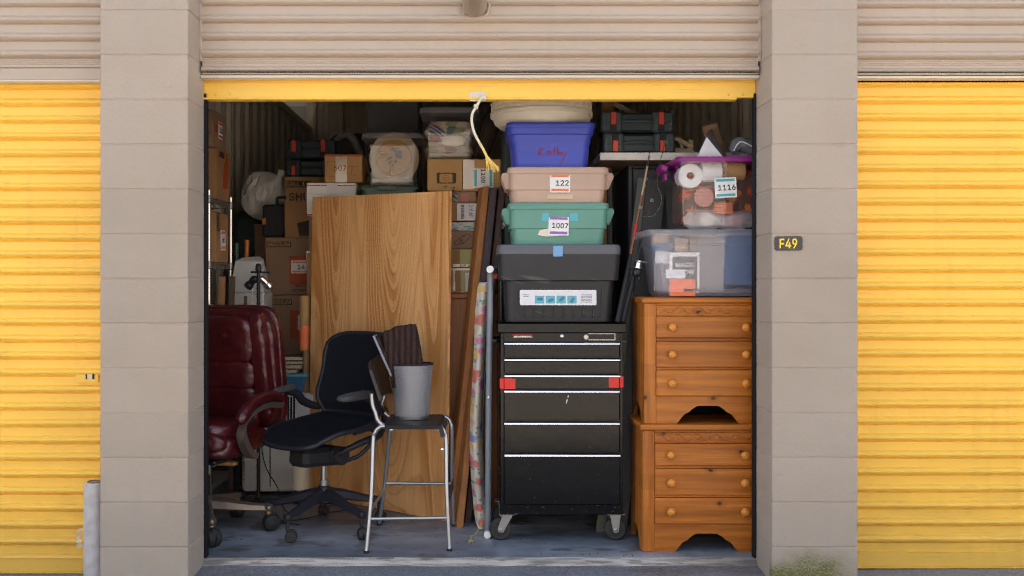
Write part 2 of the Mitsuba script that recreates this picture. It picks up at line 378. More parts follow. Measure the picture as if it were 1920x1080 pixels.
mat('m_wrinkled', proc(lambda p, n, uv: mix((0.20, 0.19, 0.20), (0.36, 0.34, 0.33), 0.5 + 0.5 * dr.sin((p.z + 0.03 * fbm(p.x * 16, p.z * 10, 1.0, 3)) * 430))), 0.8)


def clear_plastic(key, w, tint):
    scene[key] = {'type': 'blendbsdf', 'weight': w, 'clear': {'type': 'thindielectric', 'int_ior': 1.45},
                  'milky': {'type': 'principledthin', 'base_color': {'type': 'rgb', 'value': tint}, 'roughness': 0.35, 'diff_trans': 1.0, 'spec_trans': 0.0}}


scene['m_clear'] = {'type': 'thindielectric', 'int_ior': 1.42, 'specular_transmittance': {'type': 'rgb', 'value': [0.93, 0.93, 0.94]}}
clear_plastic('m_clear_milky', 0.19, [0.80, 0.79, 0.92])
clear_plastic('m_clear_rim', 0.30, [0.78, 0.78, 0.82])
clear_plastic('m_film', 0.45, [0.85, 0.85, 0.87])


# ------------------------------------------------------------------ mesh helpers
def tm(v, f): return trimesh.Trimesh(np.asarray(v, float), np.asarray(f, int), process=False)
def cat(*ms): return trimesh.util.concatenate([m for g in ms for m in (g if isinstance(g, (list, tuple)) else [g])])


def hull(pts):
    pts = np.asarray(pts, float)
    h = ConvexHull(pts)
    f = h.simplices.copy()
    n = np.cross(pts[f[:, 1]] - pts[f[:, 0]], pts[f[:, 2]] - pts[f[:, 0]])
    bad = (n * h.equations[:, :3]).sum(1) < 0
    f[bad] = f[bad][:, ::-1]
    used, inv = np.unique(f, return_inverse=True)
    return tm(pts[used], inv.reshape(f.shape))


def bx(x0, x1, y0, y1, z0, z1, c=0.003):
    """A box with chamfered edges."""
    c = min(c, (x1 - x0) / 3, (y1 - y0) / 3, (z1 - z0) / 3)
    P = []
    for sx, a in ((1, x0), (-1, x1)):
        for sy, b in ((1, y0), (-1, y1)):
            for sz, d in ((1, z0), (-1, z1)):
                P += [(a, b + sy * c, d + sz * c), (a + sx * c, b, d + sz * c), (a + sx * c, b + sy * c, d)]
    return hull(P)


def soft(m, amp=0.003, fr=7.0, size=0.07, seed=1):
    """Slightly dented: finer faces moved by smooth noise."""
    v, f = trimesh.remesh.subdivide_to_size(m.vertices, m.faces, size, max_iter=12)
    m = trimesh.Trimesh(v, f, process=True)
    d = np.stack([meshkit.fbm(m.vertices * fr + 11 * k, 2, seed + k) - 0.5 for k in range(3)], 1)
    m.vertices = m.vertices + d * 2 * amp
    return m


def frames(p):
    t = np.gradient(p, axis=0)
    t /= np.linalg.norm(t, axis=1, keepdims=True) + 1e-12
    a = np.cross(t[0], [0.31, 0.17, 0.93])
    a /= np.linalg.norm(a)
    A = []
    for k in range(len(p)):
        a = a - t[k] * (a @ t[k])
        a /= np.linalg.norm(a)
        A.append(a)
    A = np.array(A)
    return t, A, np.cross(t, A)


def tube(pts, r, sides=10, smoothn=0):
    p = np.asarray(pts, float)
    if smoothn:
        p = curve(p, smoothn)
    r = np.broadcast_to(np.asarray(r, float), (len(p),)) if np.ndim(r) == 0 else np.interp(np.linspace(0, 1, len(p)), np.linspace(0, 1, len(r)), r)
    t, A, B = frames(p)
    ang = np.arange(sides) * 2 * np.pi / sides
    v = p[:, None] + r[:, None, None] * (np.cos(ang)[None, :, None] * A[:, None] + np.sin(ang)[None, :, None] * B[:, None])
    return grid_cap(v)


def grid_cap(v, cap=True):
    """Rings (n, m, 3) joined to a closed tube with end caps."""
    n, m = v.shape[:2]
    i, j = np.meshgrid(np.arange(n - 1), np.arange(m), indexing='ij')
    a, b, c, d = i * m + j, i * m + (j + 1) % m, (i + 1) * m + (j + 1) % m, (i + 1) * m + j
    f = np.concatenate([np.stack([a, b, c], -1).reshape(-1, 3), np.stack([a, c, d], -1).reshape(-1, 3)])
    V = v.reshape(-1, 3)
    if cap:
        k = len(V)
        V = np.vstack([V, v[0].mean(0), v[-1].mean(0)])
        j = np.arange(m)
        f = np.vstack([f, np.stack([(j + 1) % m, j, j * 0 + k], 1), np.stack([(n - 1) * m + j, (n - 1) * m + (j + 1) % m, j * 0 + k + 1], 1)])
    return tm(V, f)


def curve(p, n):
    """Catmull-Rom through the points."""
    p = np.asarray(p, float)
    q = np.vstack([2 * p[0] - p[1], p, 2 * p[-1] - p[-2]])
    out = []
    for k in range(1, len(q) - 2):
        t = np.linspace(0, 1, n, endpoint=False)[:, None]
        a, b, c, d = q[k - 1:k + 3]
        out.append(0.5 * (2 * b + (c - a) * t + (2 * a - 5 * b + 4 * c - d) * t ** 2 + (3 * b - 3 * c + d - a) * t ** 3))
    return np.vstack(out + [p[-1:]])


def lathe(prof, seg=32):
    """prof: (radius, z) from bottom to top, closed by the caller."""
    prof = np.asarray(prof, float)
    ang = np.arange(seg) * 2 * np.pi / seg
    v = np.stack([prof[:, None, 0] * np.cos(ang), prof[:, None, 0] * np.sin(ang), np.repeat(prof[:, 1:2], seg, 1)], -1)
    return grid_cap(v)


def rr(w, d, r, n=5):
    r = min(r, w / 2 - 1e-4, d / 2 - 1e-4)
    a = np.concatenate([np.linspace(k * np.pi / 2, (k + 1) * np.pi / 2, n + 1) for k in range(4)])
    cx = np.repeat([w / 2 - r, -w / 2 + r, -w / 2 + r, w / 2 - r], n + 1)
    cy = np.repeat([d / 2 - r, d / 2 - r, -d / 2 + r, -d / 2 + r], n + 1)
    return np.stack([cx + r * np.cos(a), cy + r * np.sin(a)], 1)


def loft(secs, cap=True, n=5):
    """secs: (width, depth, radius, z) rounded rectangles about the origin."""
    v = np.array([np.hstack([rr(w, d, r, n), np.full((4 * (n + 1), 1), z)]) for w, d, r, z in secs])
    return grid_cap(v, cap)


def extr(poly, depth):
    if poly.geom_type == 'Polygon':
        return trimesh.creation.extrude_polygon(poly, depth, engine='earcut')
    return cat([trimesh.creation.extrude_polygon(g, depth, engine='earcut') for g in poly.geoms])


def puff(hx, hy, hz, e=0.4, nu=28, nv=18, wr=0.0, seed=0):
    """A superellipsoid cushion."""
    sg = lambda c, k: np.sign(c) * np.abs(c) ** k
    u, v = np.meshgrid(np.linspace(-np.pi, np.pi, nu, endpoint=False), np.linspace(-np.pi / 2, np.pi / 2, nv), indexing='xy')
    P = np.stack([hx * sg(np.cos(v), e) * sg(np.cos(u), e), hy * sg(np.cos(v), e) * sg(np.sin(u), e), hz * sg(np.sin(v), e)], -1)
    m = grid_cap(P)
    if wr:
        d = np.stack([meshkit.fbm(m.vertices * 14 + 9 * k, 3, seed + k) - 0.5 for k in range(3)], 1)
        m.vertices = m.vertices + d * wr
    return m


def mv(m, x=0, y=0, z=0):
    m = m.copy()
    m.apply_translation([x, y, z])
    return m


def rot(m, deg, axis, pt=(0, 0, 0)):
    m = m.copy()
    m.apply_transform(trimesh.transformations.rotation_matrix(math.radians(deg), axis, pt))
    return m


def front(m, x, y, z, roll=0.0):
    """A flat shape in xy (thickness +z) set upright facing the camera side (-y)."""
    m = rot(m, roll, [0, 0, 1]) if roll else m.copy()
    m.apply_transform([[1, 0, 0, x], [0, 0, -1, y], [0, 1, 0, z], [0, 0, 0, 1]])
    return m


def side(m, x, y, z, roll=0.0):
    """The same facing +x."""
    m = rot(m, roll, [0, 0, 1]) if roll else m.copy()
    m.apply_transform([[0, 0, 1, x], [1, 0, 0, y], [0, 1, 0, z], [0, 0, 0, 1]])
    return m


def rect2(w, h, t=0.0015, r=0.0):
    return extr(Polygon(rr(w, h, r, 4)) if r else sbox(-w / 2, -h / 2, w / 2, h / 2), t)


def text(s, h, t=0.0012, bold=False, center=True):
    m = meshkit.text_mesh(s, h, t, bold)
    if center:
        b = m.bounds
        m.apply_translation([-(b[0][0] + b[1][0]) / 2, -(b[0][1] + b[1][1]) / 2, 0])
    return m


# ------------------------------------------------------------------ scene tree helpers
def numbered(name):
    taken = lambda k: k in scene or k in labels or any(s.startswith(k + '__') for s in scene)
    if not taken(name):
        return name
    i = 1
    while taken(f'{name}_{i:03d}'):
        i += 1
    return f'{name}_{i:03d}'


XF = [np.eye(4)]


def put(name, mesh, m, parent=None, smooth=32, uv=None, label=None, kind=None):
    key = numbered((parent + '__' if parent else '') + name)
    mesh = mesh.copy()
    if not np.allclose(XF[-1], np.eye(4)):
        mesh.apply_transform(XF[-1])
    scene[key] = ply(mesh, m, smooth=smooth, uv=uv)
    if label or kind:
        labels[key] = {**({'label': label} if label else {}), **({'kind': kind} if kind else {})}
    return key


def thing(name, label, category, group=None):
    key = numbered(name)
    labels[key] = {'label': label, 'category': category, **({'group': group} if group else {})}
    return key


def solo(name, mesh, m, label, category, group=None, smooth=32, uv=None):
    key = put(name, mesh, m, None, smooth, uv)
    labels[key] = {'label': label, 'category': category, **({'group': group} if group else {})}
    return key


def at(x, y, z, deg=0.0):
    M = np.eye(4)
    a = math.radians(deg)
    M[:2, :2] = [[math.cos(a), -math.sin(a)], [math.sin(a), math.cos(a)]]
    M[:3, 3] = x, y, z
    return M


def sticker(parent, place, number, band, w=0.105, h=0.09, roll=0.0, numh=0.028, kind='number', dx=0.018):
    """A white inventory sticker with two coloured bands and a number; place(mesh, dx, dz, out, roll) sets it on a face."""
    s = put('sticker', place(rect2(w, h, 0.0012), 0, 0, 0, roll), 'm_white', parent, smooth=False, label=f'white sticker with the number {number}')
    a = math.radians(roll)
    def off(u, v): return u * math.cos(a) - v * math.sin(a), u * math.sin(a) + v * math.cos(a)
    for v in (h * 0.37, -h * 0.37):
        put('band', place(rect2(w * 0.86, h * 0.13, 0.001), *off(0, v), 0.0012, roll), band, s, smooth=False)
    put('number', place(text(number, numh, 0.001, True), *off(dx, 0), 0.0012, roll), 'm_ink', s, smooth=False)


def on_front(y0, x, z): return lambda m, du, dv, out, roll: front(m, x + du, y0 - out - 0.0005, z + dv, roll)
def on_side(x0, y, z): return lambda m, du, dv, out, roll: side(m, x0 + out + 0.0005, y + du, z + dv, roll)


# ================================================================== THE BUILDING
YF, YD, YH = 4.72, 4.995, 4.913       # pillar faces, door plane, header plane
XL0, XL1 = -1.736, -1.3366            # left pillar
XR0, XR1 = 1.3124, 1.702              # right pillar
bld = thing('storage_building', 'beige self storage building with block pillars and ribbed metal headers', 'building')
COURSE = 0.2032


def pillar(x0, x1, zoff, deep, lab):
    p = put('pillar', bx(x0 + 0.0028, x1 - 0.0028, YF + 0.0028, deep - 0.004, -0.3, 3.3), 'm_block', bld, smooth=False, label=lab)
    k0 = -3
    for k in range(k0, 15):
        z0 = zoff + k * COURSE
        if z0 > 3.25:
            break
        j = 0.0016
        put('block', soft(bx(x0 + rng.uniform(-.001, .001), x1 + rng.uniform(-.001, .001), YF + rng.uniform(-.0012, .0012), deep, z0 + j, z0 + COURSE - j, 0.0035), 0.0012, 9, 0.2, k + 50), 'm_block', p, smooth=30)
    return p


pillar(XL0, XL1, 2.3536 - 10 * COURSE, 5.07, 'beige painted block pillar left of the open unit')
pillar(XR0, XR1, 2.3536 + 0.0 - 10 * COURSE, 5.07, 'beige block pillar right of the open unit with green moss at its foot')
pillar(XL0 - 3.05, XL1 - 3.05, 2.35 - 10 * COURSE, 5.07, None)
pillar(XR0 + 3.03, XR1 + 3.03, 2.35 - 10 * COURSE, 5.07, None)


def ribbed(x0, x1, z0, z1, y, phase=0.0, period=0.0812, amp=0.023, extra=()):
    """A roll-up curtain: flat bands and rounded ribs towards -y."""
    prof = []
    k = math.floor((z0 - phase) / period) - 1
    while phase + k * period < z1:
        b = phase + k * period
        fl = 0.041
        prof += [(b, 0.0), (b + 0.002, 0.0)]
        if k in extra:
            for q in (0.011, 0.019, 0.029):
                prof += [(b + q, 0), (b + q + 0.0015, 0.0035), (b + q + 0.0035, 0.0035), (b + q + 0.005, 0)]
        prof += [(b + fl - 0.003, 0.0), (b + fl - 0.0012, -0.005), (b + fl + 0.0008, -0.004), (b + fl + 0.0015, 0.0025)]
        w = period - fl - 0.0015
        for a in np.linspace(0.12, 1, 9)[:-1]:
            s = math.sin(math.pi * a) ** 0.62
            prof.append((b + fl + 0.0015 + w * a, max(amp * s, 0.0025 if a < 0.5 else 0)))
        k += 1
    prof = np.array(prof)
    zz = np.clip(prof[:, 0], z0, z1)
    prof = np.stack([zz, prof[:, 1]], 1)[(prof[:, 0] >= z0 - 1e-9) & (prof[:, 0] <= z1 + 1e-9)]
    prof = np.vstack([[z0, 0], prof, [z1, 0]])
    xs = np.linspace(x0, x1, max(2, int((x1 - x0) / 0.11)))
    wob = 0.0022 * (meshkit.noise(np.stack(np.broadcast_arrays(xs[None, :] * 2.2, prof[:, :1] * 3, 0.0 * xs[None, :]), -1), 4) - 0.5) * 2
    V = np.stack(np.broadcast_arrays(xs[None, :], y - prof[:, 1:2] + wob, prof[:, :1] + 0.25 * wob), -1)
    n, m = V.shape[:2]
    i, j = np.meshgrid(np.arange(n - 1), np.arange(m - 1), indexing='ij')
    a = i * m + j
    f = np.concatenate([np.stack([a, a + 1, a + m + 1], -1).reshape(-1, 3), np.stack([a, a + m + 1, a + m], -1).reshape(-1, 3)])
    V = V.reshape(-1, 3)
    back = V.copy()
    back[:, 1] += 0.0012
    return tm(np.vstack([V, back]), np.vstack([f, f[:, ::-1] + len(V)]))


# headers above the three openings
HZ = Z(134, YH)
ph = Z(97 / 3.556, YH) - 0.0812 + 0.0 - 0.045 + 0.0812
put('header_panel', ribbed(XL1 + 0.012, XR0 - 0.012, HZ, 3.3, YH, Z(27.3, YH) - 0.0812, extra=(-2,)), 'm_header', bld, smooth=40, label='ribbed beige header panel above the open unit')
put('header_panel', ribbed(XL0 - 2.64, XL0 - 0.003, Z(126, YH), 3.3, YH + 0.02, Z(27.3, YH) - 0.0812, extra=(-2,)), 'm_header', bld, smooth=40, label='ribbed beige header panel on the left')
put('header_panel', ribbed(XR1 + 0.003, XR1 + 2.64, HZ, 3.3, YH + 0.02, Z(29.3, YH) - 0.0812, extra=(-2,)), 'm_header', bld, smooth=40, label='ribbed beige header panel on the right')
put('fascia_strip', bx(XL0 - 2.64, XL0 - 0.003, YH + 0.012, YH + 0.05, Z(149, YH), Z(126, YH) - 0.001, 0.002), 'm_header', bld, smooth=False)
put('header_trim', bx(XL0 - 2.64, XL0 - 0.003, YH + 0.004, YH + 0.06, Z(152.5, YH), Z(149, YH) - 0.002, 0.001), 'm_trim', bld, smooth=False)
put('header_trim', cat(bx(XL1 + 0.002, XR0 - 0.002, YH + 0.02, YH + 0.075, Z(140.5, 4.95), HZ - 0.001, 0.002), bx(XL1 + 0.002, XR0 - 0.002, YH + 0.006, YH + 0.07, Z(146.8, 4.93), Z(141.5, 4.93), 0.0015)), 'm_trim', bld, smooth=False)
put('header_trim', cat(bx(XR1 + 0.003, XR1 + 2.64, YH + 0.03, YH + 0.075, Z(141, 4.95), HZ - 0.001, 0.002), bx(XR1 + 0.003, XR1 + 2.64, YH + 0.006, YH + 0.07, Z(147.5, 4.93), Z(143, 4.93), 0.0015)), 'm_trim', bld, smooth=False)
for x0, x1 in ((XL0 - 2.64, XL0), (XR1, XR1 + 2.64), (XL1, XR0)):
    put('soffit_gap', bx(x0 + 0.002, x1 - 0.002, YD + 0.03, YD + 0.08, Z(160, YD), 2.5, 0.002), 'm_dark_gap', bld, smooth=False)
for x0 in (XL1 + 0.0005, XR0 - 0.0125):     # painted side angles beside the header
    put('side_angle', bx(x0, x0 + 0.012, YH - 0.012, YH + 0.03, Z(115, YH), 3.29, 0.001), 'm_header', bld, smooth=False)
put('door_track', bx(XL1 + 0.0006, XL1 + 0.013, YD - 0.012, YD + 0.03, 0.0, Z(176, YD), 0.002), 'm_track', bld, smooth=False)
put('door_track', bx(XR0 - 0.013, XR0 - 0.0006, YD - 0.012, YD + 0.03, 0.0, Z(176, YD), 0.002), 'm_track', bld, smooth=False)
WL, WR, YB = -1.93, 1.62, 11.4


def corrug(u0, u1, z0, z1, amp=0.03):
    """Vertical trapezoid ribs: returns rows of (u, depth) for an upright sheet."""
    P, u = [], u0
    while u < u1:
        P += [(u, 0), (u + 0.055, 0), (u + 0.07, amp), (u + 0.105, amp), (u + 0.12, 0), (u + 0.165, 0), (u + 0.17, 0.008), (u + 0.178, 0.008), (u + 0.183, 0), (u + 0.225, 0), (u + 0.23, 0.008), (u + 0.238, 0.008), (u + 0.243, 0)]
        u += 0.30
    return np.array([p for p in P if p[0] <= u1] + [(u1, 0)])


def sheet(P, z0, z1, plane):
    a = np.array([plane(u, d, z0) for u, d in P] + [plane(u, d, z1) for u, d in P])
    n = len(P)
    i = np.arange(n - 1)
    f = np.vstack([np.stack([i, i + 1, i + 1 + n], 1), np.stack([i, i + 1 + n, i + n], 1)])
    return tm(a, f)


put('side_wall', sheet(corrug(5.08, YB, 0, 1), 0.0, 2.96, lambda u, d, z: (WL + d, u, z)), 'm_wall_sheet', bld, smooth=False, label='corrugated metal side wall on the left of the unit')
put('side_wall', sheet(corrug(5.08, YB, 0, 1), 0.0, 3.3, lambda u, d, z: (WR - d, u, z)), 'm_wall_sheet', bld, smooth=False, label='corrugated metal side wall on the right of the unit')
put('back_wall', sheet(corrug(WL, WR, 0, 1), 0.0, 3.3, lambda u, d, z: (u, YB - d, z)), 'm_wall_sheet', bld, smooth=False)
put('wall_rail', bx(WL - 0.02, WL + 0.05, 5.08, YB, 2.962, 3.03, 0.004), 'm_wall_sheet', bld, smooth=False)
put('roof', bx(-6.0, 6.0, YF + 0.1, YB + 0.4, 3.302, 3.42, 0.01), 'm_roof', bld, smooth=False)
put('parapet', bx(-6.0, 6.0, YF - 0.03, YF + 0.098, 3.31, 3.62, 0.01), 'm_header', bld, smooth=False)
put('outer_wall', cat(bx(-6, -5.9, 5.08, YB + 0.3, -0.3, 3.3), bx(5.9, 6, 5.08, YB + 0.3, -0.3, 3.3), bx(-6, 6, YB + 0.3, YB + 0.4, -0.3, 3.3), bx(-6, WL - 0.1, 5.2, 5.3, -0.2, 3.3), bx(WR + 0.1, 6, 5.2, 5.3, -0.2, 3.3), bx(-6, XL0 - 3.05, 4.8, 4.9, -0.2, 3.3), bx(XR1 + 3.03, 6, 4.8, 4.9, -0.2, 3.3)), 'm_roof', bld, smooth=False)
put('outer_wall', cat(bx(WL - 0.1, XL1 - 0.02, 5.0705, 5.079, -0.2, 3.3, 0.001), bx(XR0 + 0.02, WR + 0.1, 5.0705, 5.079, -0.2, 3.3, 0.001), bx(WL - 0.099, WL - 0.05, 5.08, YB, 0, 2.9), bx(WR + 0.05, WR + 0.099, 5.08, YB, 0, 3.3), bx(WL, WR, YB + 0.05, YB + 0.1, 0, 3.3)), 'm_roof', bld, smooth=False)

# duct stub in the header and its sealant
duct = thing('duct_stub', 'short beige round duct sticking out of the header above the door', 'duct')
dz = Z(35, YH) + 0.058
dm = rot(lathe([(0.050, 0), (0.052, 0.004), (0.058, 0.006), (0.058, 0.62), (0.052, 0.622), (0.050, 0.622), (0.050, 0.02), (0, 0.02)], 32), 90, [1, 0, 0])
put('pipe', mv(dm, X(890, YH), YH + 0.03, dz), 'm_duct', duct)
sr = [(0.064 + 0.008 * meshkit.noise(np.array([a * 3.0, 1, 0]), 5)) for a in np.linspace(0, 6.28, 30)]
put('sealant', tube([(X(890, YH) + sr[k] * math.cos(a) * 1.07, YH - 0.012, dz + sr[k] * math.sin(a)) for k, a in enumerate(np.linspace(0, 6.28, 30))], [0.006, 0.010, 0.003, 0.003, 0.003, 0.003, 0.003, 0.009, 0.006], 7), 'm_header', duct)

# ---- the three roll-up doors
door = thing('roll_up_door', 'yellow metal door rolled up above the open unit, only its bottom edge showing', 'door')
bz0, bz1 = Z(188, YD), Z(148, YD)
xa, xb = X(382, YD), X(1416, YD)
bar = np.array([(bz0 + 0.012, 0), (bz0 + 0.013, 0.006), (bz0 + 0.083, 0.006), (bz0 + 0.086, 0.0), (bz0 + 0.090, 0.0), (bz0 + 0.093, 0.005), (bz0 + 0.112, 0.005), (bz0 + 0.115, 0.0), (bz0 + 0.125, 0.0), (bz0 + 0.13, 0.003)])
xs = np.linspace(xa, xb, 24)
put('curtain', grid_cap(np.array([[(x, YD - o + 0.0008 * math.sin(x * 7), z) for z, o in bar] + [(x, YD + 0.02, z) for z, o in bar[::-1]] for x in xs])), 'm_yellow', door, smooth=False)
put('bottom_bar', grid_cap(np.array([[(x, YD - 0.012, bz0 + 0.0118), (x, YD - 0.014, bz0 + 0.002), (x, YD + 0.03, bz0 - 0.002 + 0.002 * meshkit.noise(np.array([x * 5, 0, 0]))), (x, YD + 0.03, bz0 + 0.0118)] for x in np.linspace(xa, X(1380, YD), 40)])), 'm_yellow', door, smooth=False, label='worn yellow bottom edge of the rolled-up door')
put('bolt', cat([front(lathe([(0.006, 0), (0.006, 0.003), (0.003, 0.005), (0, 0.005)], 10), X(px, YD), YD - 0.006, Z(178, YD)) for px in (405, 432, 1366, 1392)]), 'm_yellow', door)
hb = put('handle_bracket', cat(bx(X(880, YD), X(911, YD), YD - 0.009, YD - 0.0062, Z(190, YD), Z(172, YD), 0.001), bx(X(900, YD), X(912, YD), YD - 0.03, YD - 0.009, Z(189, YD), Z(181, YD), 0.002)), 'm_trim', door, smooth=False)


def closed_door(x0, x1, zb, zt, y, ph, lab, latch):
    d = thing('roll_up_door', lab, 'door')
    put('curtain', ribbed(x0, x1, zb + 0.075, zt, y, ph, amp=0.023, extra=(ph_extra(zt),)), 'm_yellow', d, smooth=40)
    put('bottom_bar', cat(bx(x0, x1, y - 0.012, y + 0.02, zb + 0.006, zb + 0.0748, 0.002), bx(x0, x1, y - 0.018, y + 0.02, zb, zb + 0.0055, 0.001)), 'm_yellow', d, smooth=False)
    if latch:
        px0, px1 = X(144, y), X(186.5, y)
        l = put('latch_plate', bx(px0, px1, y - 0.0185, y - 0.0145, Z(717, y), Z(696, y), 0.001), 'm_yellow', d, smooth=False)
        put('slot', cat(bx(X(163.5, y), X(166, y), y - 0.0200, y - 0.0186, Z(710, y), Z(701, y), 0.0003), bx(X(176, y), X(180, y), y - 0.0215, y - 0.0186, Z(710, y), Z(699, y), 0.0005)), 'm_dark_gap', l, smooth=False)
        put('bolt', bx(X(166.5, y), X(176, y), y - 0.0205, y - 0.0187, Z(709, y), Z(702, y), 0.0005), 'm_trim', l, smooth=False)
    return d


def ph_extra(zt): return 9


closed_door(XL0 - 2.64, XL0 - 0.004, -0.076, Z(157, 5.01), 5.01, Z(184, 5.01) - 0.0005, 'closed yellow roll-up door left of the left block pillar', True)
closed_door(XR1 + 0.004, XR1 + 2.64, -0.052, Z(155, 5.01), 5.01, Z(179.7, 5.01), 'closed yellow roll-up door right of the right block pillar', False)

# the facing row across the drive, behind the camera: its sunlit front lights this side
fr_ = thing('facing_storage_building', 'pale grey storage row across the drive behind the camera', 'building')
put('wall', bx(-14, 14, -4.9, -4.6, -0.2, 3.6, 0.01), 'm_facing', fr_, smooth=False)
for k in range(8):
    put('door', ribbed(-12.4 + 3.05 * k, -12.4 + 3.05 * k + 2.64, -0.05, 2.3, 4.6, 0.0).apply_transform(np.diag([1, -1, 1, 1])).apply_translation([0, 0.004, 0]), 'm_facing', fr_, smooth=False)

# ---- ground
gx, gy = np.meshgrid(np.linspace(-40, 40, 81), np.linspace(-60, 5.2, 66), indexing='ij')
gz = -0.069 + 0.0055 * np.clip(gx, -4, 4)
V = np.stack([gx, gy, gz], -1).reshape(-1, 3)
n, m = gx.shape
i, j = np.meshgrid(np.arange(n - 1), np.arange(m - 1), indexing='ij')
a = (i * m + j).reshape(-1)
put('ground', tm(V, np.vstack([np.stack([a, a + m, a + m + 1], 1), np.stack([a, a + m + 1, a + 1], 1)])), 'm_ground', smooth=False, kind='structure')
put('concrete_floor', bx(WL, WR, 5.0, YB, -0.2, 0.0, 0.001), 'm_floor', smooth=False, kind='structure')


def edge_strip():
    xs = np.linspace(XL1 + 0.001, XR0 - 0.001, 160)
    nz = lambda x, s: meshkit.fbm(np.stack([x * 6, x * 0 + s, x * 0], -1), 3, 2) - 0.5
    rows = [(5.0, -0.001, 0), (4.985, -0.002, 1), (4.978, -0.012, 2), (4.972, -0.018, 3), (4.962, -0.028, 4), (4.955, -0.034, 5), (4.96, -0.06, 6)]
    V = np.array([[(x, y + 0.012 * n, z + 0.004 * n2) for x, n, n2 in zip(xs, nz(xs, s * 1.0), nz(xs, s + 20.0))] for y, z, s in rows])
    n, m = V.shape[:2]
    i, j = np.meshgrid(np.arange(n - 1), np.arange(m - 1), indexing='ij')
    a = (i * m + j).reshape(-1)
    return tm(V.reshape(-1, 3), np.vstack([np.stack([a, a + m + 1, a + 1], 1), np.stack([a, a + m, a + m + 1], 1)]))


put('threshold', edge_strip(), 'm_sill', smooth=60, kind='structure')
ax_ = np.linspace(XL1 - 0.02, XR0 + 0.02, 60)
AV = np.array([[(x, y, z + 0.003 * (meshkit.fbm(np.array([x * 5, y * 9, 0.0]), 3) - 0.5)) for x in ax_] for y, z in ((4.99, -0.030), (4.9, -0.034), (4.8, -0.040), (4.7, -0.047), (4.4, -0.075))])
n, m = AV.shape[:2]
i, j = np.meshgrid(np.arange(n - 1), np.arange(m - 1), indexing='ij')
a = (i * m + j).reshape(-1)
put('entrance_apron', tm(AV.reshape(-1, 3), np.vstack([np.stack([a, a + m + 1, a + 1], 1), np.stack([a, a + m, a + m + 1], 1)])), 'm_apron', smooth=False, kind='structure')
lv = []
for k in range(70):
    x = rng.choice([rng.uniform(-1.2, 1.25), rng.uniform(0.2, 1.25)])
    y = rng.uniform(4.74, 4.95)
    s = rng.uniform(0.006, 0.02)
    q = hull(np.array([[s, 0, 0.002], [-s, 0, 0.001], [0, s * .35, 0.004], [0, -s * .35, 0], [0, 0, 0.006], [0, 0, 0.0]]))
    lv.append(mv(rot(q, rng.uniform(0, 360), [0, 0, 1]), x, y, -0.036 - (4.95 - y) * 0.06))
put('dry_leaf_litter', cat(lv), 'm_dry_leaf', smooth=False, kind='stuff', label='dry leaf bits along the threshold')
labels['dry_leaf_litter']['category'] = 'leaf litter'

gr_ = []
for k in range(120):
    q = rng.uniform(0.002, 0.006)
    gr_.append(mv(rot(hull(np.array([[q, 0, 0], [-q, 0.3 * q, 0], [0, q, 0], [0, -q, 0.2 * q], [0, 0, q * 0.9]])), rng.uniform(0, 360), [0, 0, 1]), rng.uniform(-1.3, 1.28), 5.02 + 0.9 * rng.random() ** 2, 0.0003))
put('floor_grit', cat(gr_), 'm_dry_leaf', smooth=False, kind='stuff', label='grit and bits scattered on the concrete floor')
labels['floor_grit']['category'] = 'grit'

# unit number sign on the right pillar
sg = thing('unit_number_sign', 'small dark plate with F49 in yellow on the right block pillar', 'sign')
sx, sz = X(1478, YF), Z(456.5, YF)
put('plate', front(rect2(0.127, 0.065, 0.003, 0.012), sx, YF - 0.002, sz, 0.5), 'm_sign', sg, smooth=False)
put('number', front(text('F49', 0.042, 0.0012, True).apply_transform(np.diag([0.80, 1, 1, 1])), sx - 0.001, YF - 0.0055, sz, 0.5), 'm_sign_yellow', sg, smooth=False, label='F49 in yellow')

# pull rope
rp = thing('pull_rope', 'white knotted pull rope with a frayed yellow end hanging from the yellow door', 'rope')
yr = YD - 0.035
rpts = [(X(a, yr), yr, Z(b, yr)) for a, b in ((904, 182), (898, 191), (893, 201), (886, 212), (884.5, 228), (889, 248), (898, 266), (906, 280), (912, 292))]
cr = curve(rpts, 10)
t_, A_, B_ = frames(cr)
tw = np.linspace(0, 60, len(cr))
put('cord', cat([tube(cr + 0.0034 * (np.cos(tw + ph_)[:, None] * A_ + np.sin(tw + ph_)[:, None] * B_), 0.0037, 7) for ph_ in (0, 2.09, 4.19)]), 'm_rope', rp)
put('knot', mv(rot(lathe([(0.001, -0.004), (0.009, -0.008), (0.016, 0), (0.009, 0.008), (0.001, 0.004)], 16), 60, [0.3, 1, 0.2]), X(892.5, yr), yr, Z(200, yr)), 'm_rope', rp)
fr = []
for k in range(26):
    e = (X(rng.uniform(912, 936), yr), yr + rng.uniform(-0.02, 0.02), Z(rng.uniform(314, 323), yr))
    fr.append(tube(curve([(X(910, yr) + rng.uniform(-.004, .004), yr, Z(289, yr)), ((X(913, yr) + e[0]) / 2 - 0.002, yr + rng.uniform(-.006, .006), Z(304, yr)), e], 5), 0.0024, 5))
put('frayed_end', cat(fr), 'm_rope', rp, label='frayed yellow rope end')

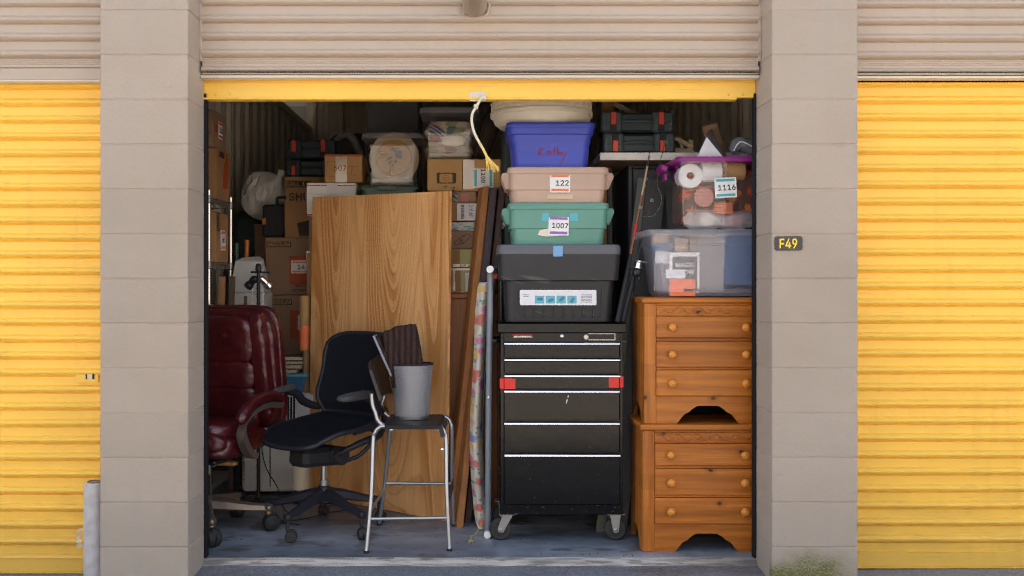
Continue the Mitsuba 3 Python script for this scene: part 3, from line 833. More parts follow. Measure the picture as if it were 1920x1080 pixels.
# wrapped roll on the ground beside the left pillar
wr = thing('stretch_wrap_roll', 'white roll of stretch film standing on the ground by the left pillar', 'roll')
wx, wy, wz = -1.792, 4.80, -0.0785
put('film', mv(lathe([(0.030, 0.0), (0.046, 0.0), (0.0475, 0.01), (0.0465, 0.2), (0.0475, 0.35), (0.047, 0.470), (0.042, 0.478), (0.031, 0.478)], 36), wx, wy, wz), 'm_wrap', wr)
put('core', mv(lathe([(0.0305, 0.30), (0.0305, 0.484), (0.026, 0.484), (0.026, 0.30), (0, 0.30)], 28), wx, wy, wz), 'm_core', wr)
tail = [np.array([(wx - 0.052 + 0.010 * math.sin(a * 3), wy - 0.02 + 0.02 * math.cos(a * 2), wz + 0.27 - 0.012 * a), (wx - 0.072 + 0.008 * math.sin(a * 4), wy - 0.025, wz + 0.262 - 0.0125 * a)]) for a in np.linspace(0, 7, 22)]
tv = np.array(tail).reshape(-1, 3)
put('loose_film', tm(tv, [f for k in range(21) for f in ([2 * k, 2 * k + 1, 2 * k + 3], [2 * k, 2 * k + 3, 2 * k + 2])]), 'm_film', wr, smooth=True)

# ================================================================== RIGHT SIDE OF THE UNIT
SC = 5.10 / FL


def nightstand(x0, y0, z0, lab):
    """Pine nightstand of three drawers, left front corner at (x0, y0), standing at z0."""
    t = thing('nightstand', lab, 'nightstand', 'pine nightstands in a stack')
    W, D, H = 0.630, 0.40, 0.623
    x1 = x0 + W
    zc = lambda py: z0 + EYE - (py - CY) * SC
    put('top', bx(x0 - 0.013, x1 + 0.013, y0 - 0.014, y0 + D, z0 + H - 0.027, z0 + H, 0.006), 'm_pine_x', t)
    sw = 0.060
    for xs in (x0, x1 - sw):
        put('stile', bx(xs, xs + sw, y0, y0 + 0.022, z0, z0 + H - 0.0275, 0.003), 'm_pine_z', t)
    prof = Polygon([(0.0225, 0), (0.09, 0), (0.13, 0.055), (0.2, 0.085), (D - 0.14, 0.085), (D - 0.07, 0.05), (D - 0.04, 0), (D - 0.001, 0), (D - 0.001, H - 0.0275), (0.0225, H - 0.0275)])
    sp = side(extr(prof, 0.02), x0, y0, z0)
    put('side_panel', sp, 'm_pine_z', t)
    put('side_panel', mv(sp, x=W - 0.02), 'm_pine_z', t)
    put('back_panel', bx(x0 + 0.021, x1 - 0.021, y0 + D - 0.012, y0 + D - 0.002, z0 + 0.09, z0 + H - 0.028), 'm_pine_z', t)
    xi0, xi1 = x0 + sw + 0.0005, x1 - sw - 0.0005
    fz0, fz1 = zc(829.5), zc(811)
    put('rail', bx(xi0, xi1, y0 + 0.001, y0 + 0.02, fz1 + 0.0005, z0 + H - 0.0275, 0.002), 'm_pine_x', t)
    fr = put('frieze', bx(xi0, xi1, y0 + 0.006, y0 + 0.02, fz0, fz1, 0.002), 'm_pine_x', t, label='carved wavy leaf band under the top')
    zm, am = (fz0 + fz1) / 2, (fz1 - fz0) * 0.33
    ln = xi1 - xi0
    xs = np.linspace(xi0 + 0.01, xi1 - 0.01, 140)
    w = 2 * math.pi * 5.5 / ln
    put('vine', cat(tube([(x, y0 + 0.0045, zm + am * math.sin(w * (x - xi0))) for x in xs], 0.0032, 6),
                    [mv(rot(puff(0.013, 0.004, 0.0055, 0.8, 10, 6), (28 if k % 2 else -28), [0, 1, 0]), xi0 + ln * (k + 0.5) / 11 + 0.008, y0 + 0.0055, zm - (1 if k % 2 == 0 else -1) * am * 0.25) for k in range(11)],
                    bx(xi0, xi1, y0 + 0.002, y0 + 0.0058, fz0, fz0 + 0.006, 0.001)), 'm_pine_x', fr, smooth=40)
    put('rail', bx(xi0, xi1, y0 + 0.002, y0 + 0.02, zc(832) + 0.0005, fz0 - 0.0005, 0.002), 'm_pine_x', t)
    for a, b in ((832, 872.5), (879, 928), (933, 982)):
        xq = xi0 - 0.002
        d = put('drawer', bx(xq, xi1 + 0.002, y0 - 0.014, y0 - 0.0008, zc(b), zc(a), 0.005), 'm_pine_x', t)
        for xk in (x0 + 0.135, x1 - 0.135 - 0.0):
            kn = lathe([(0.008, 0), (0.009, 0.006), (0.013, 0.010), (0.0205, 0.017), (0.0215, 0.023), (0.018, 0.030), (0.010, 0.034), (0, 0.035)], 22)
            put('knob', front(kn, xk, y0 - 0.0142, (zc(a) + zc(b)) / 2), 'm_knob', d, smooth=50)
    for a, b in ((872.5, 879), (928, 933), (982, 984)):
        put('rail', bx(xi0, xi1, y0 + 0.001, y0 + 0.02, zc(b) + 0.0005, zc(a) - 0.0005, 0.002), 'm_pine_x', t)
    zt, cx = zc(984) - z0, W / 2
    ap = [(sw + 0.0005, 0)]
    arch = [(0.155, 0.0), (0.150, 0.004), (0.118, 0.045), (0.095, 0.056), (0.078, 0.072), (0.055, 0.086), (0.045, 0.088)]
    ap += [(cx - a, b) for a, b in arch] + [(cx + a, b) for a, b in arch[::-1]]
    ap += [(W - sw - 0.0005, 0), (W - sw - 0.0005, zt), (sw + 0.0005, zt)]
    put('apron', front(extr(Polygon(ap), 0.018), x0, y0 + 0.0205, z0 + 0.0005), 'm_pine_x', t)
    return t


nightstand(X(1204.6, 5.10), 5.10, 0.0, 'lower orange pine nightstand standing on the floor by the right wall')
nightstand(X(1207.7, 5.13), 5.13, 0.6235, 'upper orange pine nightstand stacked on another, under the clear bins')
NT = 0.6235 + 0.623          # top of the pair


# lower clear bin
def open_bin(x0, x1, y0, y1, z0, z1, taper, r, key, parent, rim=0.02):
    cx, cy, w, d = (x0 + x1) / 2, (y0 + y1) / 2, x1 - x0, y1 - y0
    h = z1 - z0
    m = loft([(w - 2 * taper - 0.05, d - 2 * taper - 0.05, r, 0), (w - 2 * taper - 0.02, d - 2 * taper - 0.02, r, 0.006), (w - 2 * taper, d - 2 * taper, r, 0.025), (w - 2 * taper * 0.25, d - 2 * taper * 0.25, r, h * 0.80), (w - 2 * taper * 0.2 + 0.006, d - 2 * taper * 0.2 + 0.006, r, h * 0.805), (w, d, r, h)], cap=False, n=6)
    ft = loft([(0.02, 0.02, 0.005, 0.0005), (w - 2 * taper - 0.05, d - 2 * taper - 0.05, r, 0.0)], cap=False, n=6)
    return put('body', mv(cat(m, ft), cx, cy, z0), key, parent, smooth=50)


def lid(x0, x1, y0, y1, z, key, parent, over=0.018, h=0.022, r=0.04, drop=0.014):
    cx, cy, w, d = (x0 + x1) / 2, (y0 + y1) / 2, x1 - x0 + 2 * over, y1 - y0 + 2 * over
    return put('lid', mv(loft([(w - 0.016, d - 0.016, r, -drop), (w - 0.004, d - 0.004, r, -drop), (w, d, r, -drop + 0.004), (w, d, r, h - 0.006), (w - 0.008, d - 0.008, r, h), (w - 0.05, d - 0.05, r, h), (w - 0.06, d - 0.06, r, h - 0.005), (w - 0.10, d - 0.10, r, h - 0.005)], n=6), cx, cy, z), key, parent, smooth=40)


y0 = 5.16
b1 = thing('clear_storage_bin', 'clear plastic bin full of papers and books, on top of the upper nightstand', 'storage bin', 'clear storage bins')
bx0, bx1 = 0.835, 1.50
open_bin(bx0, bx1, y0, 5.53, NT + 0.0015, 1.565, 0.035, 0.045, 'm_clear_milky', b1)
put('lid', mv(loft([(bx1 - bx0 + 0.05, 0.42, 0.05, -0.012), (bx1 - bx0 + 0.056, 0.426, 0.05, 0.0), (bx1 - bx0 + 0.056, 0.426, 0.05, 0.012), (bx1 - bx0 + 0.03, 0.40, 0.05, 0.018)], n=6), (bx0 + bx1) / 2, (y0 + 5.53) / 2, 1.5665), 'm_clear_rim', b1, smooth=40)
yc = y0 + 0.034


def stand_in(name, px0, px1, py0, py1, y, m, lab, cat_, th=0.012, tilt=0.0, group=None):
    x_0, x_1, z_1, z_0 = X(px0, y), X(px1, y), Z(py0, y), max(Z(py1, y), NT + 0.006)
    return solo(name, rot(bx(x_0, x_1, y, y + th, z_0, z_1, 0.002), tilt, [0, 1, 0], ((x_0 + x_1) / 2, y, z_0)), m, lab, cat_, group, smooth=False)


ms = stand_in('show_poster', 1255, 1312, 473, 553, yc + 0.01, 'm_white', 'white bordered grey card reading MAGIC SHOW inside the lower clear bin', 'poster', 0.004)
yq = yc + 0.0095
put('print_panel', front(rect2(X(1307, yq) - X(1261, yq), Z(481, yq) - Z(545, yq), 0.0008), X(1284, yq), yq, Z(513, yq)), 'm_dark_print', ms, smooth=False)
put('lettering', cat(front(text('MAGIC', 0.021, 0.0008, True), X(1285, yq), yq - 0.001, Z(496.5, yq)), front(text('SHOW', 0.021, 0.0008, True), X(1285, yq), yq - 0.001, Z(510, yq))), 'm_white', ms, smooth=False)
stand_in('orange_envelope', 1256, 1304, 523, 556, yc + 0.002, 'm_orange_card', 'bright orange envelope low in the lower clear bin', 'envelope', 0.003)
stand_in('blue_binder', 1359, 1450, 436, 534, yc + 0.02, 'm_blue_card', 'dark blue folder at the right in the lower clear bin', 'folder', 0.03)
stand_in('paper_stack', 1309, 1358, 440, 545, yc + 0.03, 'm_wrinkled', 'grey wrinkled paper stack in the middle of the lower clear bin', 'paper')
for q, (a, b, c, d, m, lab) in enumerate([(1222, 1254, 438, 456, 'm_photo', 'small tan photo card, top left in the lower clear bin'), (1222, 1262, 457, 470, 'm_blue_card', 'blue printed card at the left of the lower clear bin'), (1265, 1290, 446, 472, 'm_photo', 'tan portrait photo card above the white poster in the bin'), (1293, 1318, 441, 470, 'm_photo', 'tan photo card beside the paper stack in the bin'), (1228, 1254, 470, 494, 'm_paper', 'pale blue-white leaflet at the left of the lower bin'), (1226, 1254, 494, 545, 'm_wrinkled', 'grey crumpled leaflet low at the left of the bin'), (1248, 1285, 505, 522, 'm_paper', 'white crumpled paper sheet above the orange envelope')]):
    stand_in('paper_card', a, b, c, d, yc + (0.03 + 0.006 * q if q != 6 else -0.002), m, lab, 'card', 0.003, rng.uniform(-2, 2))
solo('paper_pile', cat([rot(bx(1.0, 1.42, 5.20, 5.46, NT + 0.008 + 0.007 * k, NT + 0.0145 + 0.007 * k, 0.001), rng.uniform(-3, 3), [0, 0, 1], (1.2, 5.33, 0)) for k in range(5)]), 'm_grey_fabric', 'grey pile of folders lying at the bottom of the lower clear bin', 'folder', smooth=False)

# upper clear bin with the magenta lid
y0 = 5.17
Zb = 1.5855
b2 = thing('clear_storage_bin', 'clear bin with a magenta lid holding paper rolls and autumn cloth', 'storage bin', 'clear storage bins')
ux0, ux1 = X(1284, y0), 1.54
open_bin(ux0 - 0.03, ux1, y0 - 0.008, 5.62, Zb, 1.93, 0.014, 0.035, 'm_clear', b2)
lid(ux0 - 0.03, ux1, y0 - 0.008, 5.62, 1.932, 'm_magenta', b2, over=0.012, h=0.014, r=0.05, drop=0.010)
put('clip', cat(rot(bx(ux0 - 0.085, ux0 - 0.042, 5.36, 5.52, 1.885, 1.922, 0.008), 18, [0, 1, 0], (ux0 - 0.04, 5.4, 1.92)), bx(ux0 - 0.062, ux0 - 0.044, 5.40, 5.48, 1.85, 1.89, 0.004)), 'm_magenta', b2)
sticker(b2, on_front(y0 - 0.008 + 0.003, X(1360, y0), Z(352, y0)), '1116', 'm_aqua', w=0.108, h=0.100, roll=3, numh=0.026, dx=0.006)
yk = y0 + 0.05


def roll_mesh(r, hole, ln): return lathe([(hole, 0), (r - 0.004, 0), (r, 0.004), (r, ln - 0.004), (r - 0.004, ln), (hole, ln), (hole, 0)], 36)


r1 = solo('paper_roll', mv(rot(roll_mesh(0.062, 0.020, 0.105), 90, [1, 0, 0]), X(1296, yk), yk + 0.12, Z(329, yk)), 'm_white', 'white paper roll seen end-on in the magenta-lid bin', 'paper roll', 'paper rolls in the bin')
put('core', mv(rot(lathe([(0.0195, 0), (0.0195, 0.100), (0.016, 0.1), (0.016, 0.0), (0.0195, 0)], 24), 90, [1, 0, 0]), X(1296, yk), yk + 0.12, Z(329, yk)), 'm_card', r1)
for a, c, m, lab in ((1318, 322, 'm_white', 'white paper roll lying sideways in the magenta-lid bin'), (1362, 319, 'm_card_tan', 'tan paper roll lying sideways at the right of the bin')):
    solo('paper_roll', mv(rot(roll_mesh(0.050, 0.018, 0.10), 90, [0, 1, 0]), X(a, yk), yk + 0.05, Z(c, yk)), m, lab, 'paper roll', 'paper rolls in the bin')
ac = puff(0.25, 0.16, 0.135, 0.22, 44, 28, 0.05, 3)
solo('autumn_cloth', mv(ac, 1.255, 5.41, Z(372, 5.3)), 'm_autumn_cloth', 'dark red and orange leaf patterned cloth bunched in the magenta-lid bin', 'cloth')
fp = []
for k in range(16):
    a = k / 16 * 2 * math.pi
    fp.append(mv(puff(0.011, 0.006, 0.011, 0.8, 8, 6), 0.040 * math.cos(a), 0, 0.040 * math.sin(a)))
for k in range(11):
    a = k / 11 * 2 * math.pi
    fp.append(mv(puff(0.013, 0.007, 0.013, 0.8, 8, 6), 0.024 * math.cos(a), -0.002, 0.024 * math.sin(a)))
solo('crochet_flower', mv(cat(fp, mv(puff(0.020, 0.008, 0.020, 0.8, 10, 8), 0, -0.003, 0)), X(1319, yk), yk - 0.012, Z(370, yk)), 'm_pink', 'round pink crocheted flower against the front of the magenta-lid bin', 'doily')
solo('orange_corduroy', mv(cat([mv(puff(0.05, 0.02, 0.006, 0.6, 10, 6), 0, 0, k * 0.011 - 0.035) for k in range(5)]), X(1356, yk), yk - 0.004, Z(386, yk)), 'm_band_orange', 'ribbed orange cloth low in the middle of the magenta-lid bin', 'cloth')
bagm = cat(mv(puff(0.10, 0.05, 0.050, 0.9, 60, 40, 0.055, 8), X(1322, yk), yk + 0.03, Zb + 0.05), mv(puff(0.12, 0.05, 0.042, 0.9, 60, 40, 0.055, 15), X(1386, yk), yk + 0.03, Zb + 0.045))
wb = solo('plastic_bag', bagm, 'm_film', 'crumpled white plastic bag at the bottom of the magenta-lid bin', 'plastic bag', smooth=60)
solo('yellow_bundle', mv(puff(0.045, 0.03, 0.035, 0.8, 20, 14, 0.02, 2), X(1328, yk), yk + 0.03, Zb + 0.05), 'm_cream', 'pale yellow bundle inside the crumpled plastic bag', 'bundle')
solo('coral_bundle', mv(puff(0.05, 0.03, 0.03, 0.8, 20, 14, 0.02, 4), X(1380, yk), yk + 0.03, Zb + 0.05), 'm_pink', 'coral pink bundle inside the crumpled plastic bag', 'bundle')

# things on the magenta lid
LT = 1.9535
tp = thing('card_tent', 'white triangular card with a grey side standing on the magenta lid', 'card')
tx, ty = X(1331, 5.24), 5.24
put('front_face', front(extr(Polygon([(X(1307, 5.24) - tx, 0), (X(1355, 5.24) - tx, 0), (X(1325, 5.24) - tx, Z(257, 5.24) - LT)]), 0.003), tx, ty, LT), 'm_paper', tp, smooth=False)
put('side_sheet', hull([(X(1325, 5.24), ty + 0.001, Z(257, 5.24)), (X(1355, 5.24), ty + 0.001, LT), (X(1357, 5.24), ty + 0.004, LT), (X(1334, 5.5), 5.5, Z(240, 5.5)), (X(1362, 5.5), 5.5, LT), (X(1360, 5.5), 5.5, LT)]), 'm_grey_fabric', tp, smooth=False)
put('inner_sheet', hull([(X(1325, 5.24), ty + 0.004, Z(257, 5.24)), (X(1307, 5.24), ty + 0.004, LT), (X(1330, 5.5), 5.5, Z(240, 5.5)), (X(1312, 5.5), 5.5, LT), (X(1314, 5.5), 5.5, LT)]), 'm_grey_fabric', tp, smooth=False)
solo('folded_board', rot(bx(X(1338, 5.53), X(1366, 5.53), 5.53, 5.55, LT, Z(231, 5.53), 0.003), -16, [0, 1, 0], (X(1352, 5.53), 5.53, LT)), 'm_card_grey', 'dark brown folded board leaning behind the white card', 'board', smooth=False)
cu = thing('travel_pillow', 'grey cushion with white piping at the right end of the magenta lid', 'cushion')
prof_ = curve([(X(1372, 5.30), 5.30, LT + 0.03), (X(1385, 5.30), 5.30, LT + 0.075), (X(1405, 5.30), 5.30, LT + 0.055), (X(1428, 5.30), 5.30, LT + 0.02)], 10)
put('body', tube(prof_, [0.018, 0.033, 0.036, 0.034, 0.02], 16), 'm_grey_fabric', cu)
put('piping', tube(prof_ + np.array([0, -0.036, 0.004]), 0.0035, 6), 'm_white', cu)

# shelf board, dark cabinet and what lies on it
cb = thing('dark_cabinet', 'tall dark grey cabinet behind the fishing rods', 'cabinet')
cx0 = X(1178, 5.80)
put('carcass', bx(cx0, 1.55, 5.82, 6.45, 0.0, 1.976, 0.003), 'm_cab_dark', cb, smooth=False)
put('door', bx(cx0 + 0.026, 1.50, 5.80, 5.819, 0.05, 1.955, 0.004), 'm_cab_dark', cb, smooth=False)
put('frame', cat(bx(cx0, cx0 + 0.023, 5.80, 5.819, 0.0, 1.975), bx(cx0 + 0.024, 1.5, 5.80, 5.819, 1.958, 1.975)), 'm_cab_dark', cb, smooth=False)
sx0 = X(1125, 5.60)
sf = solo('shelf_board', bx(sx0, 1.53, 5.60, 6.15, 1.981, 2.021, 0.002), 'm_shelf_white', 'white shelf board lying on the dark cabinet', 'shelf', smooth=False)
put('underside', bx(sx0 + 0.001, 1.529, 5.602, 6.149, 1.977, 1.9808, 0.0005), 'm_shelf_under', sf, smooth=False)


def tool_case(x0, x1, y0, z0, h, lab, group, flip=False, dark=False, depth=0.28, lx=(0.17, 0.83)):
    """A power tool case: two ribbed end blocks with red latches and a grip between them."""
    t = thing('tool_case', lab, 'tool case', group)
    w = x1 - x0
    zt = z0 + h
    base, light = ('m_navy_case', 'm_navy_case') if dark else ('m_navy_case', 'm_navy_case_light')
    put('shell', cat(bx(x0 + 0.004, x1 - 0.004, y0 + 0.03, y0 + depth, z0 + 0.006, zt - 0.004, 0.012)), base, t)
    for a, b in ((x0, x0 + w * 0.29), (x1 - w * 0.29, x1)):
        e = put('end_block', bx(a, b, y0, y0 + 0.06, z0 + 0.002, zt - 0.001, 0.010), light, t)
        n = 4
        put('rib', cat([bx(a + (b - a) * (k + 0.5) / 5 - 0.004, a + (b - a) * (k + 0.5) / 5 + 0.004, y0 - 0.003, y0 + 0.001, z0 + 0.012, zt - 0.014, 0.0015) for k in range(5)]), light, e)
        put('seam', bx(a + 0.002, b - 0.002, y0 - 0.0008, y0 + 0.003, z0 + h * 0.42, z0 + h * 0.45, 0.0005), 'm_black', e, smooth=False)
    for k in lx:
        xc, lw = x0 + w * k, 0.030
        la, lb = (z0 + 0.008, z0 + h * 0.62) if flip else (z0 + h * 0.36, zt - 0.006)
        put('latch', bx(xc - lw / 2, xc + lw / 2, y0 - 0.012, y0 - 0.003, la, lb, 0.003), 'm_latch', t)
        put('latch_mount', bx(xc - lw / 2 - 0.002, xc + lw / 2 + 0.002, y0 - 0.006, y0 - 0.001, z0 + 0.006, zt - 0.006, 0.002), 'm_black_soft', t)
    put('handle', tube(curve([(x0 + w * 0.28, y0 + 0.03, z0 + h * 0.5), (x0 + w * 0.31, y0 + 0.008, z0 + h * 0.52), (x0 + w * 0.5, y0 + 0.004, z0 + h * 0.54), (x0 + w * 0.69, y0 + 0.008, z0 + h * 0.52), (x0 + w * 0.72, y0 + 0.03, z0 + h * 0.5)], 6), 0.0085, 10), light, t)
    return t


tool_case(X(1131, 5.64), X(1265, 5.64), 5.64, 2.0215, 0.113, 'lower dark teal tool case with red latches on the white shelf', 'tool cases on the shelf', True)
tool_case(X(1127, 5.64), X(1263, 5.64), 5.64, 2.1355, 0.116, 'upper dark teal tool case with red latches on the white shelf', 'tool cases on the shelf')
put('case_foot', bx(X(1130, 5.64), X(1245, 5.64), 5.66, 5.90, 2.0213, 2.0216, 0.0001), 'm_cream', 'tool_case', smooth=False)
lt = thing('wooden_lattice', 'pale wooden lattice pieces lying beside the tool cases on the shelf', 'lattice')
for k, (a, b, c, d, w) in enumerate(((1266, 258, 1300, 276, 0.022), (1266, 281, 1302, 285, 0.026), (1297, 262, 1290, 288, 0.026), (1274, 258, 1283, 287, 0.018))):
    y = 5.72 + 0.014 * k
    p, q = np.array([X(a, y), Z(b, y)]), np.array([X(c, y), Z(d, y)])
    l = np.linalg.norm(q - p)
    ang = math.degrees(math.atan2(q[1] - p[1], q[0] - p[0]))
    put('slat', front(extr(sbox(0, -w / 2, l, w / 2), 0.012), p[0], y, p[1]) if False else mv(rot(bx(0, l, 0, 0.012, -w / 2, w / 2, 0.002), -ang, [0, 1, 0]), p[0], y, p[1]), 'm_wood_light', lt, smooth=False)
solo('cardboard_sheet', mv(cat([rot(bx(X(1116, 5.95), X(1139, 5.95), 5.95, 5.956, 1.5, 2.42, 0.001), 2.5, [0, 1, 0], (X(1128, 5.95), 5.95, 1.5))]), 0, 0, 0), 'm_card', 'tall tan cardboard sheet standing left of the tool cases', 'cardboard', smooth=False)
solo('wooden_strip', rot(bx(-0.14, 0.14, -0.01, 0.01, -0.014, 0.014, 0.002).apply_translation([X(1158, 6.0), 6.0, Z(198, 6.0)]), 27, [0, 1, 0], (X(1158, 6.0), 6.0, Z(198, 6.0))), 'm_wood_light', 'pale wooden strip slanting behind the upper tool case', 'wood strip', smooth=False)

# leaning panel and fishing rods
lp = thing('folded_table', 'grey green folding panel leaning beside the grey tote', 'folding table')
pv = [(X(1196, 5.66), Z(332, 5.66)), (X(1214, 5.66), Z(332, 5.66)), (X(1168, 5.50), Z(600, 5.50)), (X(1152, 5.50), Z(600, 5.50))]
zb_ = 0.0


def slab(pts_top, pts_bot, th, dx): return hull([(x, y + o, z) for o in (0, th) for x, y, z in [*pts_top, *pts_bot]])


tb = (X(1130, 5.42), 5.42)
put('edge_rail', hull([(X(1196, 5.70), 5.70, Z(334, 5.70)), (X(1213, 5.70), 5.70, Z(334, 5.70)), (X(1197, 5.76), 5.73, Z(334, 5.70)), (0.60, 5.50, 0.001), (0.645, 5.50, 0.001), (0.60, 5.53, 0.001), (X(1213, 5.70), 5.73, Z(334, 5.70)), (0.645, 5.53, 0.001)]), 'm_panel_green', lp, smooth=False)
put('panel', hull([(X(1214, 5.70), 5.703, Z(336, 5.70)), (X(1250, 5.70), 5.703, Z(336, 5.70)), (0.646, 5.503, 0.002), (0.76, 5.503, 0.002), (X(1214, 5.70), 5.72, Z(336, 5.70)), (X(1250, 5.70), 5.72, Z(336, 5.70)), (0.646, 5.52, 0.002), (0.76, 5.52, 0.002)]), 'm_panel_dark', lp, smooth=False)
gp = solo('grey_frame_panel', cat(bx(X(1138, 5.95), X(1141.5, 5.95), 5.93, 5.96, 0, Z(318, 5.95), 0.003), bx(X(1141.5, 5.95), X(1148, 5.95), 5.94, 5.96, 0, Z(318, 5.95), 0.003)), 'm_panel_dark', 'narrow dark grey upright panel behind the stacked totes', 'panel', smooth=False)


def rod(base, top, lab, grip, seat, bl, mats, guides, reel=None):
    t = thing('fishing_rod', lab, 'fishing rod', 'fishing rods leaning by the totes')
    b, e = np.array(base), np.array(top)
    P = lambda s: b + (e - b) * s
    put('grip', tube([P(0), P(0.01), P(grip)], [0.0135, 0.0145, 0.0105], 14), 'm_black_soft', t)
    put('blank', tube([P(grip), P(seat), P(1)], bl, 8), mats, t)
    rings = []
    for g in guides:
        c = P(g)
        rings.append(tube([c + np.array([0.006 + 0.006 * math.cos(a), -0.002, 0.006 * math.sin(a)]) for a in np.linspace(0, 6.28, 12)], 0.0012, 5))
        rings.append(tube([P(g - 0.008), P(g + 0.008)], 0.0052, 8))
    put('guides', cat(rings), 'm_steel', t)
    return t, P


base1, top1 = (X(1158, 5.305), 5.305, 1.119), (X(1214.5, 5.50), 5.50, Z(308, 5.50))
t1, P1 = rod(base1, top1, 'orange brown fishing rod with a black grip, a red band and a reel', 0.42, 0.5, [0.0058, 0.0055, 0.0042], 'm_rod_orange', (0.55, 0.72, 0.86))
put('band', tube([P1(0.535), P1(0.61)], 0.0075, 10), 'm_tape_red', t1)
put('tip_section', tube([P1(0.80), P1(1.0)], 0.0054, 8), 'm_wood_light', t1)
put('ferrule', tube([P1(0.985), P1(1.02)], [0.007, 0.004], 8), 'm_chrome', t1)
rc = P1(0.335) + np.array([0.045, -0.03, 0.0])
rl = put('reel', cat(mv(puff(0.022, 0.02, 0.022, 0.7, 16, 10), rc[0] - 0.003, rc[1], rc[2] - 0.024), tube([P1(0.33), rc + [-0.01, 0, -0.01]], 0.006, 8)), 'm_black', t1)
put('spool', mv(rot(lathe([(0.012, -0.02), (0.024, -0.018), (0.024, -0.012), (0.018, -0.010), (0.018, 0.010), (0.025, 0.014), (0.025, 0.018), (0, 0.02)], 22), 8, [0, 1, 0]), rc[0] + 0.004, rc[1], rc[2] + 0.016), 'm_chrome', rl)
put('bail', tube(curve([rc + [-0.02, -0.01, 0.03], rc + [0.005, -0.035, 0.035], rc + [0.05, -0.01, 0.028], rc + [0.02, 0.015, 0.03]], 6), 0.0018, 6), 'm_chrome', rl)
put('crank', cat(tube([rc + [0, -0.02, -0.03], rc + [0.0, -0.045, -0.05]], 0.004, 8), mv(puff(0.008, 0.012, 0.012, 0.8, 10, 8), rc[0], rc[1] - 0.045, rc[2] - 0.055)), 'm_black', rl)
base2, top2 = (X(1168, 5.315), 5.315, 1.120), (X(1261, 5.58), 5.58, Z(205, 5.58))
t3, P3 = rod((X(1163, 5.32), 5.325, 1.120), (X(1222, 5.54), 5.54, Z(262, 5.54)), 'slim dark fishing rod between the orange rod and the grey rod', 0.26, 0.3, [0.0045, 0.0035, 0.0018], 'm_panel_dark', (0.45, 0.62, 0.78, 0.90))
t2, P2 = rod(base2, top2, 'thin grey fishing rod whose tip reaches the tool cases', 0.24, 0.3, [0.0042, 0.003, 0.0014], 'm_panel_dark', (0.4, 0.56, 0.71, 0.84, 0.93, 0.99))
put('line', tube(curve([P2(0.72) + [0.01, -0.006, 0], (X(1232, 5.5), 5.5, Z(345, 5.5)), (X(1241, 5.5), 5.5, Z(375, 5.5)), (X(1226, 5.5), 5.5, Z(404, 5.5)), (X(1206, 5.5), 5.5, Z(406, 5.5))], 8), 0.0005, 4), 'm_line', t2)

# ---- the tool chest
yC = 5.28
c0, c1 = X(938, yC), X(1168, yC)
zC = lambda py: Z(py, yC)
ch = thing('tool_chest', 'black rolling tool chest with chrome drawer pulls under the stacked totes', 'tool chest')
CD = 0.46
put('body', bx(c0, c1, yC + 0.006, yC + CD, zC(966), zC(623) - 0.0005, 0.004), 'm_chest', ch)
put('top_rim', cat(bx(X(932.5, yC), X(1174, yC), yC - 0.012, yC + 0.012, zC(624), zC(606), 0.004), bx(X(932.5, yC), X(932.5, yC) + 0.02, yC + 0.0125, yC + CD + 0.01, zC(624), zC(606), 0.004), bx(X(1174, yC) - 0.02, X(1174, yC), yC + 0.0125, yC + CD + 0.01, zC(624), zC(606), 0.004), bx(X(932.5, yC) + 0.0205, X(1174, yC) - 0.0205, yC + 0.0125, yC + CD, zC(622), 1.1135, 0.001)), 'm_chest', ch)
d0, d1 = X(945.5, yC), X(1161.5, yC)
put('stile', cat(bx(c0 + 0.001, d0 - 0.002, yC - 0.004, yC + 0.0055, zC(949), zC(624.5), 0.002), bx(d1 + 0.002, c1 - 0.001, yC - 0.004, yC + 0.0055, zC(949), zC(624.5), 0.002)), 'm_chest', ch)
hp = put('header_panel', bx(d0 - 0.0015, d1 + 0.0015, yC - 0.004, yC + 0.0055, zC(640), zC(624.5), 0.001), 'm_chest', ch)
ye = yC - 0.0045
put('lock', front(lathe([(0.0085, 0), (0.0085, 0.003), (0.006, 0.004), (0.003, 0.002), (0, 0.002)], 20), X(1053.5, ye), ye, zC(630)), 'm_chrome', hp)
put('emblem', cat(front(extr(Polygon(rr(0.024, 0.024, 0.012, 8)).difference(Polygon(rr(0.020, 0.020, 0.010, 8))), 0.001), X(1099, ye), ye, zC(632)), front(extr(Polygon(rr(0.017, 0.017, 0.0085, 8)), 0.001), X(1099, ye), ye, zC(632)),
                  front(extr(sbox(0, -0.0185 / 1.0 + 0.0, 0.137, 0.0185).difference(sbox(-0.001, -0.0155, 0.134, 0.0155)), 0.0008), X(1103, ye), ye, zC(631.5)).apply_transform(np.array([[1, 0, 0, 0], [0, 1, 0, 0], [0, 0, 0.90, zC(631.5) * 0.10], [0, 0, 0, 1]]))), 'm_cream', hp, smooth=False, label='round emblem with an outlined bar')
put('nameplate', cat(bx(X(962, ye), X(998, ye), ye - 0.0008, ye, zC(632.5), zC(631.6), 0.0002), [bx(X(963.5 + 2.2 * k, ye), X(965 + 2.2 * k, ye), ye - 0.001, ye, zC(632), zC(629.5), 0.0002) for k in range(15)]), 'm_cream', hp, smooth=False)
put('nameplate', bx(X(961, ye), X(998.5, ye), ye - 0.0006, ye, zC(628.6), zC(626.4), 0.0002), 'm_red_ink', hp, smooth=False)
